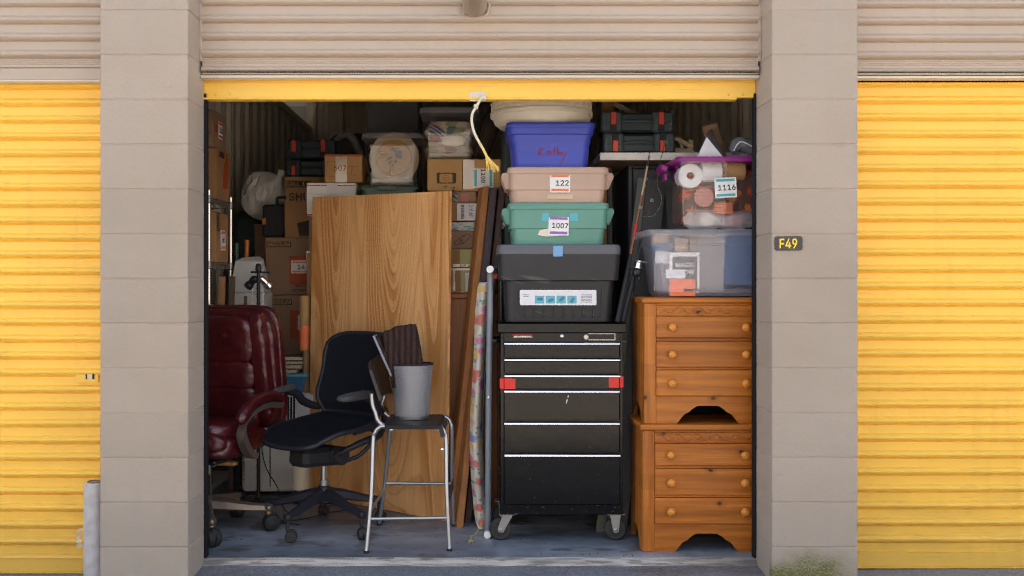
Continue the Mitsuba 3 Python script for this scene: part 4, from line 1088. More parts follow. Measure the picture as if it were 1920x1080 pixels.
for a, b in ((642, 669.5), (672.5, 699.5), (702.5, 728.5), (731.5, 787.5), (791.5, 847.5), (851, 945)):
    tilt = rng.uniform(-0.10, 0.10)
    xo = rng.uniform(-0.0015, 0.0015)
    d = put('drawer', rot(bx(d0 + xo, d1 + xo, yC - 0.012, yC + 0.005, zC(b), zC(a) - 0.010, 0.003), tilt, [1, 0, 0], (0, yC, zC(b))), 'm_chest', ch)
    put('pull', hull([(x, yC + y, zC(a) + z) for x in (d0 + xo, d1 + xo) for y, z in ((-0.0225, -0.0100), (-0.0225, -0.0075), (-0.0195, -0.0020), (-0.0135, 0.0012), (-0.004, 0.0012), (-0.004, -0.0098))]), 'm_chrome', d, smooth=50)
put('bottom_strip', bx(d0, d1 + 0.002, yC - 0.006, yC + 0.005, zC(948.5), zC(946.5), 0.001), 'm_chest', ch)
for x0_, x1_, py in ((X(928, yC), X(966, yC), 719), (X(1141, yC), X(1177, yC), 716.5)):
    zt_ = zC(py)
    xs_ = np.linspace(max(x0_, c0 - 0.0015), min(x1_, c1 + 0.0015), 14)
    yy = lambda x: yC - (0.0135 if d0 < x < d1 else 0.006)
    P_ = [(x, yy(x), 0) for x in xs_]
    P_ = [(c0 - 0.003, yC + 0.05, 0), (c0 - 0.0035, yC + 0.002, 0)] + P_ if py == 719 else P_ + [(c1 + 0.0035, yC + 0.002, 0), (c1 + 0.003, yC + 0.05, 0)]
    vv = []
    for k, (x, y, _) in enumerate(P_):
        vv += [(x, y, zt_ - 0.0265 + 0.0012 * math.sin(k * 2.1)), (x, y, zt_ + 0.0265 + 0.0015 * math.sin(k * 1.3) + (0.004 * k / 14 if py != 719 else 0))]
    put('tape', tm(vv, [f for k in range(len(P_) - 1) for f in ([2 * k, 2 * k + 2, 2 * k + 3], [2 * k, 2 * k + 3, 2 * k + 1])]), 'm_tape_red', ch, smooth=False, label='strip of red tape on the ' + ('left' if py == 719 else 'right') + ' side of the third drawer')
put('side_handle', cat(tube(curve([(c0, yC + 0.06, zC(640)), (c0 - 0.03, yC + 0.06, zC(640)), (c0 - 0.03, yC + 0.36, zC(640)), (c0, yC + 0.36, zC(640))], 5), 0.007, 8)), 'm_chest', ch)
put('side_bracket', bx(c1 + 0.0005, c1 + 0.030, yC + 0.05, yC + 0.07, zC(645), zC(638), 0.002), 'm_chest', ch)
put('scratch', cat([front(extr(Polygon([(0, 0), (0.004, 0.002), (0.006, 0.009), (0.002, 0.011), (-0.001, 0.005)]), 0.0003), X(px, yC), yC - 0.0122, zC(py)) for px, py in ((1062, 752), (1064, 745), (1061, 756))]), 'm_paper', ch, smooth=False)


def caster(parent, x, y, r, w, sw, bracket, hub='m_steel', ztop=None):
    """A wheel whose axle runs along y, under a plate."""
    wl = put('caster', mv(rot(lathe([(0.012, -w / 2), (r - 0.008, -w / 2), (r, -w / 2 + 0.006), (r, w / 2 - 0.006), (r - 0.008, w / 2), (0.012, w / 2), (0, w / 2)], 32), 90, [1, 0, 0]), x, y, r + 0.0005), 'm_rubber', parent)
    put('wheel_disc', mv(rot(lathe([(r * 0.62, -0.002), (r * 0.60, 0.001), (0, 0.002)], 24), 90, [1, 0, 0]), x, y - w / 2 - 0.0005, r), 'm_black', wl)
    put('fork', cat([front(extr(Polygon(bracket), 0.003), x, y + o, 0) for o in (-w / 2 - 0.004, w / 2 + 0.007)], mv(bx(-0.045, 0.045, -0.035, 0.035, -0.004, 0, 0.001), x + sw, y, ztop)), hub, wl, smooth=False)
    put('axle', mv(rot(lathe([(0.010, 0), (0.010, 0.004), (0.006, 0.006), (0, 0.006)], 14), 90, [1, 0, 0]), x, y - w / 2 - 0.0072, r), 'm_steel', wl)


zt_ = zC(966) - 0.001
for px, y, br, sw in ((939, 5.335, [(-0.012, 0.045), (0.012, 0.043), (0.063, zt_ - 0.002), (-0.005 + 0.015, zt_ - 0.002), (-0.016, 0.062)], 0.035), (1154, 5.335, [(-0.014, 0.05), (-0.008, 0.042), (0.008, 0.042), (0.014, 0.05), (0.024, zt_ - 0.002), (-0.030, zt_ - 0.002)], 0.0)):
    caster(ch, X(px, y), y, 0.0575, 0.03, sw, br, ztop=zt_)
for px, y in ((945, 5.66), (1160, 5.66)):
    caster(ch, X(px, 5.34), y, 0.0575, 0.03, 0.0, [(-0.014, 0.05), (0.014, 0.05), (0.024, zt_ - 0.002), (-0.024, zt_ - 0.002)], ztop=zt_)


# ---- the totes on it
def lugs(x0, x1, y0, y1, z, dz, m, t, l=0.035):
    for s, x in ((-1, x0), (1, x1)):
        P = [(x, yy, z) for yy in (y0, y1)] + [(x + s * l, yy, z - 0.004) for yy in (y0 + 0.02, y1 - 0.02)] + [(x + s * (l + 0.006), yy, z - 0.022) for yy in (y0 + 0.02, y1 - 0.02)] + [(x, yy, z - dz) for yy in (y0 + 0.02, y1 - 0.02)] + [(x + s * l * 0.45, yy, z - dz) for yy in (y0 + 0.03, y1 - 0.03)]
        put('grip_lug', hull(P), m, t, smooth=25)


def tote(lab, x0, x1, y0, y1, z0, z1, secs, m, ml, lid_h, over, r=0.035, group='storage totes stacked on the tool chest'):
    t = thing('storage_tote', lab, 'storage tote', group)
    w, d, cx, cy, h = x1 - x0, y1 - y0, (x0 + x1) / 2, (y0 + y1) / 2, z1 - z0 - lid_h
    S = [(w - 2 * i - 0.014, d - 2 * i - 0.014, r, 0) if k == 0 else (w - 2 * i, d - 2 * i, r, f * h) for k, (f, i) in enumerate([(0, secs[0][1])] + [(0.015, secs[0][1])] + list(secs[1:]))]
    put('body', mv(loft(S, n=6), cx, cy, z0), m, t, smooth=35)
    ow, od = w + 2 * over, d + 2 * over
    zl = z1 - lid_h + 0.0005
    put('lid', mv(loft([(ow - 0.006, od - 0.006, r, -0.006), (ow, od, r, -0.002), (ow, od, r, lid_h * 0.6), (ow - 0.010, od - 0.010, r, lid_h - 0.002), (ow - 0.022, od - 0.022, r, lid_h), (ow - 0.05, od - 0.05, r, lid_h), (ow - 0.06, od - 0.06, r, lid_h - 0.004)], n=6), cx, cy, zl), ml, t, smooth=40)
    return t


yT = 5.30
dt0, dt1 = X(934, yT), X(1163, yT)
dt = tote('dark grey tote with a lighter grey lid standing on the tool chest', dt0, dt1, yT, yT + 0.42, 1.1145, Z(458.5, yT), [(0, 0.040), (0.60, 0.028), (0.615, 0.004), (0.985, -0.004), (1.0, -0.004)], 'm_tote_dark', 'm_tote_dark_lid', 0.045, 0.006, 0.04)


def frame2(w, h, t, r): return extr(Polygon(rr(w, h, r, 4)).difference(Polygon(rr(w - 2 * t, h - 2 * t, max(r - t, 0.002), 4))), 0.004)


put('raised_frame', front(frame2(X(1133, yT) - X(967, yT), Z(482, yT) - Z(509, yT), 0.004, 0.012), X(1050, yT), yT + 0.003, Z(495.5, yT)), 'm_tote_dark', dt, smooth=False)
put('raised_frame', rot(front(frame2(X(1131, yT) - X(968, yT), Z(537, yT) - Z(599, yT), 0.005, 0.012), X(1049.5, yT), yT + 0.023, Z(568, yT)), -3, [1, 0, 0], (0, yT + 0.023, Z(568, yT))), 'm_tote_dark', dt, smooth=False)
put('moulded_oval', front(extr(Polygon(rr(0.085, 0.030, 0.015, 6)).difference(Polygon(rr(0.079, 0.024, 0.012, 6))), 0.0012), X(1111, yT), yT + 0.0015, Z(495, yT)), 'm_tote_dark', dt, smooth=False)
for k in range(8):
    put('rib', cat([rot(bx(X(984 + 18.5 * k, yT) - 0.0025, X(984 + 18.5 * k, yT) + 0.0025, yT + 0.018, yT + 0.028, Z(598, yT), Z(576, yT), 0.001), -3, [1, 0, 0], (0, yT + 0.025, Z(568, yT)))]), 'm_tote_dark', dt, smooth=False)
lb_ = put('paper_label', rot(front(rect2(X(1119, yT) - X(975, yT), 0.078, 0.001, 0.006), X(1047, yT), yT + 0.0185, Z(558, yT)), -3, [1, 0, 0], (0, yT + 0.019, Z(558, yT))), 'm_paper', dt, smooth=False, label='white label with four small blue pictures')
put('picture', cat([rot(front(rect2(0.048, 0.040, 0.0006), X(1012 + 20.3 * k, yT), yT + 0.0172, Z(562, yT)), -3, [1, 0, 0], (0, yT + 0.019, Z(558, yT))) for k in range(4)]), 'm_tape_teal', lb_, smooth=False)
put('picture', cat([rot(front(extr(Polygon(rr(0.03, 0.014, 0.006, 4)), 0.0005), X(1013 + 20.3 * k, yT), yT + 0.0164, Z(561 + (k % 2) * 2, yT), 20 * k), -3, [1, 0, 0], (0, yT + 0.019, Z(558, yT))) for k in range(4)]), 'm_blue_plastic', lb_, smooth=False)
put('small_print', cat([rot(front(rect2(0.026 * (2.2 if k < 6 else 1.2), 0.0022, 0.0005), X(1100 if k < 6 else 987, yT), yT + 0.0172, Z(553 + 2.7 * (k % 6), yT)), -3, [1, 0, 0], (0, yT + 0.019, Z(558, yT))) for k in range(8)]), 'm_ink', lb_, smooth=False)
put('tape', bx(X(1037, yT), X(1055, yT), yT - 0.0085, yT - 0.0066, Z(481, yT), Z(461, yT), 0.0004), 'm_tape_blue', dt, smooth=False, label='strip of blue tape over the lid edge')
Z1 = Z(458.5, yT) + 0.001

yT2 = 5.36
tx0, tx1 = X(955, yT2), X(1140, yT2)
t2z = Z(380, yT2)
tt = tote('teal green tote with a 1007 sticker between the beige and dark totes', tx0, tx1, yT2, yT2 + 0.40, Z1, t2z, [(0, 0.020), (0.44, 0.012), (0.455, 0.003), (1.0, 0.0)], 'm_teal', 'm_teal', 0.030, 0.008)
lugs(tx0 + 0.002, tx1 - 0.002, yT2 + 0.03, yT2 + 0.33, t2z - 0.024, 0.085, 'm_teal', tt)
sticker(tt, on_front(yT2 + 0.003, X(1047.5, yT2), Z(423, yT2)), '1007', 'm_purple', w=0.105, h=0.100, roll=-1.5, numh=0.025, dx=0.008)
put('tape', cat(bx(X(1015, yT2), X(1029, yT2), yT2 - 0.0015, yT2 + 0.0005, Z(415, yT2), Z(400, yT2), 0.0003), bx(X(1068, yT2), X(1084, yT2), yT2 - 0.0015, yT2 + 0.0005, Z(415, yT2), Z(400, yT2), 0.0003)), 'm_tape_teal', tt, smooth=False)
put('label_remnant', front(extr(Polygon([(-0.06, -0.012), (-0.02, -0.02), (0.05, -0.018), (0.05, 0.012), (-0.01, 0.02), (-0.05, 0.012)]), 0.0008), X(1030, yT2), yT2 + 0.0075, Z(436, yT2)), 'm_cream', tt, smooth=False)
yT3 = 5.37
t3z = Z(313, yT3)
bx0_, bx1_ = X(954, yT3), X(1139, yT3)
bt = tote('beige tote with a 122 sticker between the blue and teal totes', bx0_, bx1_, yT3, yT3 + 0.40, t2z + 0.001, t3z, [(0, 0.018), (0.42, 0.010), (0.435, 0.002), (1.0, 0.0)], 'm_beige', 'm_beige', 0.030, 0.008)
lugs(bx0_ + 0.002, bx1_ - 0.002, yT3 + 0.03, yT3 + 0.33, t3z - 0.024, 0.085, 'm_beige', bt)
sticker(bt, on_front(yT3 + 0.002, X(1050, yT3), Z(343, yT3)), '122', 'm_band_orange', w=0.105, h=0.098, roll=0, numh=0.027, dx=0.012)
put('tape', bx(X(1026, yT3), X(1075, yT3), yT3 + 0.008, yT3 + 0.0095, Z(373, yT3), Z(364, yT3), 0.0004), 'm_tape_clear', bt, smooth=False)
yT4 = 5.38
bl0, bl1 = X(953, yT4), X(1113, yT4)
t4z = Z(229, yT4)
ub = tote('blue tote with red handwriting on top of the stacked totes', bl0, bl1, yT4, yT4 + 0.42, t3z + 0.001, t4z, [(0, 0.026), (0.60, 0.016), (0.63, 0.011), (0.80, 0.008), (0.82, -0.002), (1.0, -0.003)], 'm_blue', 'm_blue', 0.022, 0.012, 0.045)
put('raised_panel', rot(front(extr(Polygon([(-0.168, -0.055), (0.160, -0.055), (0.172, 0.055), (0.165, 0.062), (-0.175, 0.062), (-0.182, 0.055)]), 0.004), X(1033, yT4), yT4 + 0.0225, Z(288, yT4)), -2.2, [1, 0, 0], (0, yT4 + 0.022, Z(288, yT4))), 'm_blue', ub, smooth=False)
hw = [[(1011, 277), (1009.5, 291)], [(1019, 277), (1010.5, 285), (1018, 292)], [(1032, 285), (1027, 283), (1024.5, 288), (1027, 292), (1031.5, 287), (1032, 284), (1033, 292)], [(1039.5, 276), (1038.5, 286), (1040.5, 292)], [(1035.5, 284), (1043, 282)], [(1046, 276), (1045, 292), (1047.5, 286), (1050, 285), (1051, 292)], [(1054, 285), (1055.5, 291), (1058, 290)], [(1062, 284), (1057, 296), (1050.5, 309)]]
hy = yT4 + 0.0165
put('handwriting', cat([tube([(X(a, hy), hy - 0.05 * (Z(b, hy) - Z(288, hy)) * 0.0 + (-0.038) * (Z(b, hy) - Z(288, hy)), Z(b, hy)) for a, b in s], 0.0023, 6) for s in hw]), 'm_red_ink', ub, label='the word Kathy handwritten in red')

# round cream fan on the blue tote
fn_ = thing('box_fan', 'round cream plastic fan lying on the blue tote', 'fan')
fx, fy, fz = X(1015, 5.62), 5.62, t4z + 0.001
put('housing', mv(lathe([(0.17, 0), (0.225, 0.001), (0.252, 0.022), (0.266, 0.055), (0.276, 0.058), (0.277, 0.078), (0.268, 0.084), (0.264, 0.125), (0.255, 0.13), (0.22, 0.132), (0, 0.132)], 56), fx, fy, fz), 'm_cream', fn_, smooth=40)
put('grille', cat([mv(bx(0.236, 0.272, -0.0022, 0.0022, 0.088, 0.124, 0.0008), 0, 0, 0).apply_transform(at(fx, fy, fz, 360 * k / 90)) for k in range(90)], mv(lathe([(0.268, 0.124), (0.274, 0.126), (0.274, 0.130), (0.268, 0.132)], 48), fx, fy, fz)), 'm_cream', fn_, smooth=False)
solo('green_bag', mv(loft([(0.09, 0.16, 0.03, 0.0), (0.10, 0.17, 0.03, 0.4), (0.085, 0.16, 0.03, 1.4), (0.09, 0.15, 0.03, 2.17), (0.05, 0.10, 0.02, 2.20)]), X(955, 5.98), 6.0, 0.001), 'm_green_dark', 'tall dark green bag standing behind the left side of the blue tote', 'bag', smooth=40)

# ================================================================== MIDDLE OF THE UNIT
# plywood sheet: 1.12 m wide, leaning across the middle
pl0, pl1 = np.array([X(578, 6.435), 6.435]), np.array([X(836, 5.746), 5.746])
pw = np.linalg.norm(pl1 - pl0)
pu = (pl1 - pl0) / pw
pn = np.array([-pu[1], pu[0]])                # away from the camera
PH, LEAN = 1.835, 0.035


def ply_pt(u, v, o): return np.array([*(pl0 + pu * u + pn * (o + LEAN * v / PH)), v + 0.0015])


def plywood():
    nu, nv = 24, 36
    U, Vv = np.meshgrid(np.linspace(0, pw, nu), np.linspace(0, PH, nv), indexing='ij')
    bow = 0.006 * np.sin(np.pi * U / pw)
    def top(u): return 1.845 - 0.010 * u / pw
    F = np.array([[ply_pt(U[a, b], Vv[a, b] * (1.0 + (0.006 if U[a, b] < 0.0 else 0.012 * (1 - U[a, b] / pw) - 0.004)), bow[a, b]) for b in range(nv)] for a in range(nu)])
    B = F + np.array([*(pn * 0.0175), 0])
    n, m = nu, nv
    i, j = np.meshgrid(np.arange(n - 1), np.arange(m - 1), indexing='ij')
    a = (i * m + j).reshape(-1)
    q = np.vstack([np.stack([a, a + m + 1, a + 1], 1)[:, [0, 2, 1]] * 0 + np.stack([a, a + m, a + m + 1], 1), np.stack([a, a + m + 1, a + 1], 1)])
    ring = [k * m for k in range(n)] + [(n - 1) * m + k for k in range(1, m)] + [k * m + m - 1 for k in range(n - 2, -1, -1)] + [k for k in range(m - 2, 0, -1)]
    ring = np.array(ring)
    nx = np.roll(ring, -1)
    N = n * m
    rimv = np.vstack([F.reshape(-1, 3), B.reshape(-1, 3)])
    rim = np.vstack([np.stack([ring, nx, nx + N], 1), np.stack([ring, nx + N, ring + N], 1)])
    uv = np.stack([U.reshape(-1), Vv.reshape(-1)], 1)
    v = np.vstack([rimv, rimv])
    return tm(v, np.vstack([q, q[:, ::-1] + N, rim[:, ::-1] + 2 * N])), np.vstack([uv, uv + 3, uv * 4, uv * 4])


pm, puv = plywood()
key = numbered('plywood_sheet')
scene[key] = ply(pm, 'm_plywood', smooth=False, uv=puv)
labels[key] = {'label': 'large plywood sheet standing upright in the middle of the unit', 'category': 'plywood sheet'}


def cbox(lab, x0, x1, y0, y1, z0, z1, m='m_card', group=None, dent=0.003, name='cardboard_box', seed=1):
    return solo(name, soft(bx(x0, x1, y0, y1, z0 + 0.0005, z1 - 0.0005, 0.004), dent, 5, 0.09, seed), m, lab, 'cardboard box', group, smooth=35)


def flat_tape(par, x0, x1, y, z0, z1, m='m_tape_clear', lab=None):
    return put('tape', soft(bx(x0, x1, y - 0.0032, y - 0.0012, z0, z1, 0.0006), 0.0012, 20, 0.03, 5), m, par, smooth=30, label=lab)


# wooden cabinet behind the plywood and the boxes piled on it
wc = thing('wooden_cabinet', 'plain warm brown wooden cabinet behind the leaning timbers', 'cabinet')
yw = 6.05
wt = Z(550, yw)
put('carcass', bx(-0.50, 0.12, yw + 0.003, yw + 0.5, 0.0, wt - 0.03, 0.004), 'm_cabinet_wood', wc, smooth=False)
put('top', bx(-0.51, 0.13, yw - 0.012, yw + 0.51, wt - 0.0295, wt, 0.004), 'm_cabinet_wood', wc, smooth=False)
ym = 6.06
q0, q1 = -0.34, X(906, ym)
zs = [wt, Z(502, ym), Z(466, ym), Z(432, ym)]
ba = cbox('brown box with yellow green tape standing on the wooden cabinet', q0, q1, ym, ym + 0.35, zs[0], zs[1], 'm_card', 'boxes piled behind the plywood', seed=3)
flat_tape(ba, X(864, ym), X(884, ym), ym, zs[0] + 0.004, zs[1] - 0.004, 'm_moss_tape')
flat_tape(ba, X(849, ym), X(853.5, ym), ym, zs[0] + 0.015, zs[1] - 0.005, 'm_tape_shiny')
put('flyer', bx(X(872.5, ym), X(880, ym), ym - 0.0052, ym - 0.004, zs[0] + 0.01, zs[0] + 0.12, 0.0004), 'm_paper', ba, smooth=False)
flat_tape(ba, X(846, ym), X(890, ym), ym - 0.0005, zs[1] - 0.016, zs[1] - 0.003, 'm_tape_shiny')
bb = cbox('brown box with yellow green tape, second in the pile behind the plywood', q0 + 0.01, q1, ym + 0.004, ym + 0.35, zs[1], zs[2], 'm_card', 'boxes piled behind the plywood', seed=4)
flat_tape(bb, X(862, ym), X(888, ym), ym + 0.004, zs[1] + 0.004, zs[2] - 0.004, 'm_moss_tape')
flat_tape(bb, X(849, ym), X(890, ym), ym + 0.004, zs[1] + 0.004, zs[1] + 0.022, 'm_tape_shiny')
bc = cbox('brown box with a circled 3 in black marker behind the leaning timbers', q0, q1 + 0.01, ym + 0.002, ym + 0.34, zs[2], zs[3], 'm_card_grey', 'boxes piled behind the plywood', seed=5)
yb_ = ym + 0.0005
put('marker_circle', cat(tube([(X(867 + 15 * math.cos(a) + 3 * math.sin(a), yb_), yb_, Z(449.5 - 9 * math.sin(a) + 3.2 * math.sin(a - 1.2) - 4 * math.cos(a), yb_)) for a in np.linspace(0.3, 6.9, 40)], 0.0014, 5),
                         tube(curve([(X(a, yb_), yb_, Z(b, yb_)) for a, b in ((872, 444), (865, 444), (862, 448), (868, 450), (862, 452), (863, 457), (871, 456))], 5), 0.0015, 5)), 'm_ink', bc, label='circled 3 in black marker')
mg = solo('magazine_stack', cat([rot(bx(q0 + 0.02, q1 - 0.02, ym + 0.004, ym + 0.30, zs[3] + 0.006 * k + 0.0005, zs[3] + 0.006 * k + 0.006, 0.001), rng.uniform(-1.5, 1.5), [0, 0, 1], (0, ym + 0.1, 0)) for k in range(int((Z(415, ym) - zs[3]) / 0.006))]), 'm_magazine', 'stack of blue and white magazines between two boxes', 'magazines', smooth=False)
zm_ = Z(414.5, ym)
bd = cbox('brown box with a white shipping label above the magazines', q0, X(892, ym), ym, ym + 0.3, zm_, Z(379, ym), 'm_card', 'boxes piled behind the plywood', seed=6)
sl = put('shipping_label', bx(X(857, ym), X(894, ym), ym - 0.0045, ym - 0.0035, Z(414, ym) + 0.002, Z(382, ym), 0.0004), 'm_paper', bd, smooth=False)
put('print', cat([bx(X(864, ym), X(870.5, ym), ym - 0.0054, ym - 0.0046, Z(385 + 1.6 * k, ym), Z(385 + 1.6 * k - (1.1 if k % 3 else 0.6), ym), 0.0001) for k in range(17)], [bx(X(879, ym), X(889 - (k * 5 % 4), ym), ym - 0.0054, ym - 0.0046, Z(386 + 2.4 * k, ym), Z(385.2 + 2.4 * k, ym), 0.0001) for k in range(10)]), 'm_ink', sl, smooth=False)
be = cbox('small brown box with a pink label under the phone box', q0 + 0.03, X(893, ym), ym + 0.01, ym + 0.28, Z(379, ym), Z(358.5, ym), 'm_card_grey', 'boxes piled behind the plywood', 0.002, seed=7)
put('label', bx(X(864, ym), X(879, ym), ym + 0.0075, ym + 0.009, Z(377, ym), Z(362, ym), 0.0004), 'm_pink', be, smooth=False)
put('label', bx(X(852, ym), X(857, ym), ym + 0.0075, ym + 0.009, Z(378, ym), Z(360, ym), 0.0004), 'm_stripe_cloth', be, smooth=False)
zf = Z(358, ym)
zft = Z(298, ym)
bf = cbox('tan box printed with a phone and a 1108 sticker, above the plywood', X(801, ym), X(939, ym), ym, ym + 0.36, zf, zft, 'm_card_tan', 'boxes piled behind the plywood', seed=8)
flat_tape(bf, X(868, ym), X(890, ym), ym, zf + 0.01, zft - 0.003, 'm_tape_shiny', 'strip of clear tape over the box seam')
put('seam', bx(X(867, ym), X(868, ym), ym - 0.004, ym - 0.001, zf + 0.003, zft - 0.002, 0.0002), 'm_brown_print', bf, smooth=False)
yf_ = ym - 0.004
ph_ = put('phone_print', cat(front(extr(Polygon(rr(X(855, yf_) - X(819, yf_), Z(324, yf_) - Z(344, yf_), 0.008, 4)).difference(sbox(-0.040, -0.0255, 0.035, 0.0255)), 0.001), X(837, yf_), yf_, Z(334, yf_))), 'm_brown_print', bf, smooth=False, label='printed outline of a phone')
put('ring', cat(front(extr(Polygon(rr(0.036, 0.036, 0.018, 6)).difference(Polygon(rr(0.030, 0.030, 0.015, 6))), 0.001), X(836, yf_), yf_, Z(334, yf_)), front(extr(Polygon([(-0.006, -0.006), (0.007, 0), (-0.006, 0.007)]), 0.001), X(836, yf_), yf_, Z(334, yf_))), 'm_orange_ink', ph_, smooth=False)
put('lettering', cat(front(text('PACK', 0.018, 0.001, True), X(850, yf_), yf_, Z(361, yf_), -90), front(text('T', 0.018, 0.001, True), X(834, yf_), yf_, Z(350, yf_), -90)), 'm_brown_print', bf, smooth=False)
sticker(bf, on_front(ym - 0.0025, X(906, ym), Z(334, ym)), '1108', 'm_aqua', w=0.112, h=0.120, roll=-90, numh=0.024, dx=-0.012)
# clear bin on the phone box
yb2 = 6.10
cz0 = zft + 0.002
cbn = thing('clear_storage_bin', 'clear bin of patterned fabric on the phone box, behind the pull rope', 'storage bin', 'clear storage bins')
fx0, fx1, fzt = X(790, yb2), X(895, yb2), Z(199, yb2)
open_bin(fx0, fx1, yb2, yb2 + 0.40, cz0, fzt - 0.012, 0.018, 0.04, 'm_clear', cbn)
put('lid', mv(loft([(fx1 - fx0 + 0.01, 0.41, 0.045, -0.028), (fx1 - fx0 + 0.026, 0.426, 0.05, -0.026), (fx1 - fx0 + 0.02, 0.42, 0.05, 0.002), (fx1 - fx0 - 0.03, 0.37, 0.05, 0.010)], n=6, cap=True), (fx0 + fx1) / 2, yb2 + 0.2, fzt - 0.012), 'm_clear_rim', cbn, smooth=40)
solo('fabric_pile', cat([mv(puff(0.135 + 0.01 * math.sin(k * 2), 0.16, 0.024, 0.35, 34, 12, 0.02, k), (fx0 + fx1) / 2 + 0.006 * math.sin(3 * k), yb2 + 0.20, cz0 + 0.028 + 0.037 * k) for k in range(6)]), 'm_mixed_cloth', 'pile of folded patterned fabrics in the bin behind the rope', 'fabric')
solo('cream_cloth', mv(puff(0.075, 0.02, 0.032, 0.8, 24, 14, 0.012, 4), X(850, yb2), yb2 + 0.035, Z(262, yb2)), 'm_cream', 'cream folded cloth against the front of the bin behind the rope', 'fabric')
solo('zebra_cloth', mv(rot(puff(0.055, 0.016, 0.026, 0.8, 24, 14, 0.01, 6), 25, [0, 1, 0]), X(817, yb2), yb2 + 0.035, Z(243, yb2)), 'm_stripe_cloth', 'black and white striped cloth in the bin behind the rope', 'fabric')
# rolled rug behind the rope
solo('rolled_rug', tube([(X(903, 6.3), 6.18, zft + 0.04), (X(920, 6.3), 6.26, Z(240, 6.3)), (X(932, 6.3), 6.36, Z(205, 6.3))], [0.045, 0.052, 0.05], 18), 'm_rug', 'dark brown rolled rug leaning behind the rope', 'rug', smooth=50)
# standing frames to the right of the timbers
for k, (a, b, c, m, lab) in enumerate(((933, 943, 352, 'm_book_cover', 'brown picture frame standing on edge beside the dark timber'), (944, 953, 356, 'm_panel_dark', 'dark picture frame standing on edge behind the teal tote'))):
    pf = solo('picture_frame', bx(X(a, 5.95), X(b, 5.95), 5.95 + 0.02 * k, 6.25, 0.0, Z(c, 5.95), 0.003), m, lab, 'picture frame', smooth=False)
solo('dried_flower', mv(cat([mv(puff(0.012, 0.012, 0.009, 0.9, 8, 6), rng.uniform(-.018, .018), rng.uniform(-.01, .01), rng.uniform(-.018, .018)) for k in range(14)], tube([(0, 0.0, 0), (0.004, 0.01, -0.9)], 0.003, 5)), X(938.5, 5.92), 5.925, Z(424, 5.92)), 'm_cream', 'small dried cream flower in front of the brown frame', 'flower')

# leaning timbers
def timber(name, top, bot, w, d, yaw, m, lab):
    (tx_, ty_, tz_), (bx_, by_, bz_) = top, bot
    a = math.radians(yaw)
    e1, e2 = np.array([math.cos(a), math.sin(a), 0]) * w / 2, np.array([-math.sin(a), math.cos(a), 0]) * d / 2
    c = 0.004
    P = []
    for (x, y, z) in ((tx_, ty_, tz_), (bx_, by_, bz_)):
        for s1, s2 in ((1, 1), (1, -1), (-1, 1), (-1, -1)):
            for k1, k2 in ((1 - c / (w / 2), 1), (1, 1 - c / (d / 2))):
                P.append(np.array([x, y, z]) + e1 * s1 * k1 + e2 * s2 * k2)
    return solo(name, hull(P), m, lab, 'timber', 'timbers leaning in the middle', smooth=False)


def line_pt(px, py, Y): return (X(px, Y), Y, Z(py, Y))


timber('timber', line_pt(907, 352, 5.98), (X(843, 5.80), 5.80, 0.0), 0.037, 0.14, 12, 'm_lumber', 'long light brown timber, leftmost of the leaning timbers')
timber('timber', line_pt(922, 354, 5.96), (X(858, 5.66), 5.66, 0.0), 0.037, 0.14, 12, 'm_lumber_stained', 'long timber in the middle of the leaning timbers, purplish at its top')
timber('timber', line_pt(937, 358, 5.98), (X(873, 5.78), 5.78, 0.0), 0.037, 0.14, 12, 'm_lumber_dark', 'dark brown timber, rightmost of the leaning timbers')

# ironing board on edge and its leg frame
ib = thing('ironing_board', 'folded ironing board standing on end, floral cover seen edge-on', 'ironing board')
path = [(909, 529, 5.56), (903, 580, 5.56), (899, 660, 5.55), (894.5, 740, 5.545), (891.5, 800, 5.54), (893, 860, 5.535), (897, 930, 5.53), (902, 975, 5.53), (903.5, 993, 5.53)]
pc = curve([(X(a, y), y, max(Z(b, y), 0.002)) for a, b, y in path], 12)
hw_ = 0.5 * np.interp(np.linspace(0, 1, len(pc)), [0, 0.03, 0.3, 0.6, 0.85, 1], [0.055, 0.070, 0.062, 0.068, 0.070, 0.050])
rows, uvs = [], []
sec = rr(1, 1, 0.42, 4)
for k, (p, h) in enumerate(zip(pc, hw_)):
    wob = 1 + 0.10 * (meshkit.noise(np.array([k * 0.23, 3.0, 1.0])) - 0.5)
    dy = 0.32 * np.interp(k / len(pc), [0, 0.1, 0.6, 1], [0.75, 1, 1, 0.4])
    rows.append([(p[0] + a * 2 * h * wob, p[1] + dy / 2 + b * dy, p[2]) for a, b in sec])
    uvs += [(p[2], 0.0 + a * 0.07 + (0.5 if b > 0.2 else 0) + b * 0.05) for a, b in sec]
rows = np.array(rows)
pad = grid_cap(rows)
uvs += [(pc[0][2], 0), (pc[-1][2], 0)]
pad.invert() if False else None
put('padded_cover', pad, 'm_floral', ib, smooth=True, uv=np.array(uvs))
rows2 = np.array([[(p[0] + 0.036 + a * 0.008, p[1] + 0.05 + b * 0.0 + 0.1 + b * 0.18, p[2]) for a, b in sec] for p in pc[6:-4]])
put('steel_edge', grid_cap(rows2), 'm_grey_tube', ib, smooth=40)
xt = X(917, 5.42)
put('leg_tube', tube([(X(919.5, 5.42), 5.44, Z(508, 5.42)), (X(917, 5.42), 5.43, Z(700, 5.42)), (X(914.5, 5.42), 5.43, 0.019)], 0.0165, 16), 'm_grey_tube', ib, smooth=60)
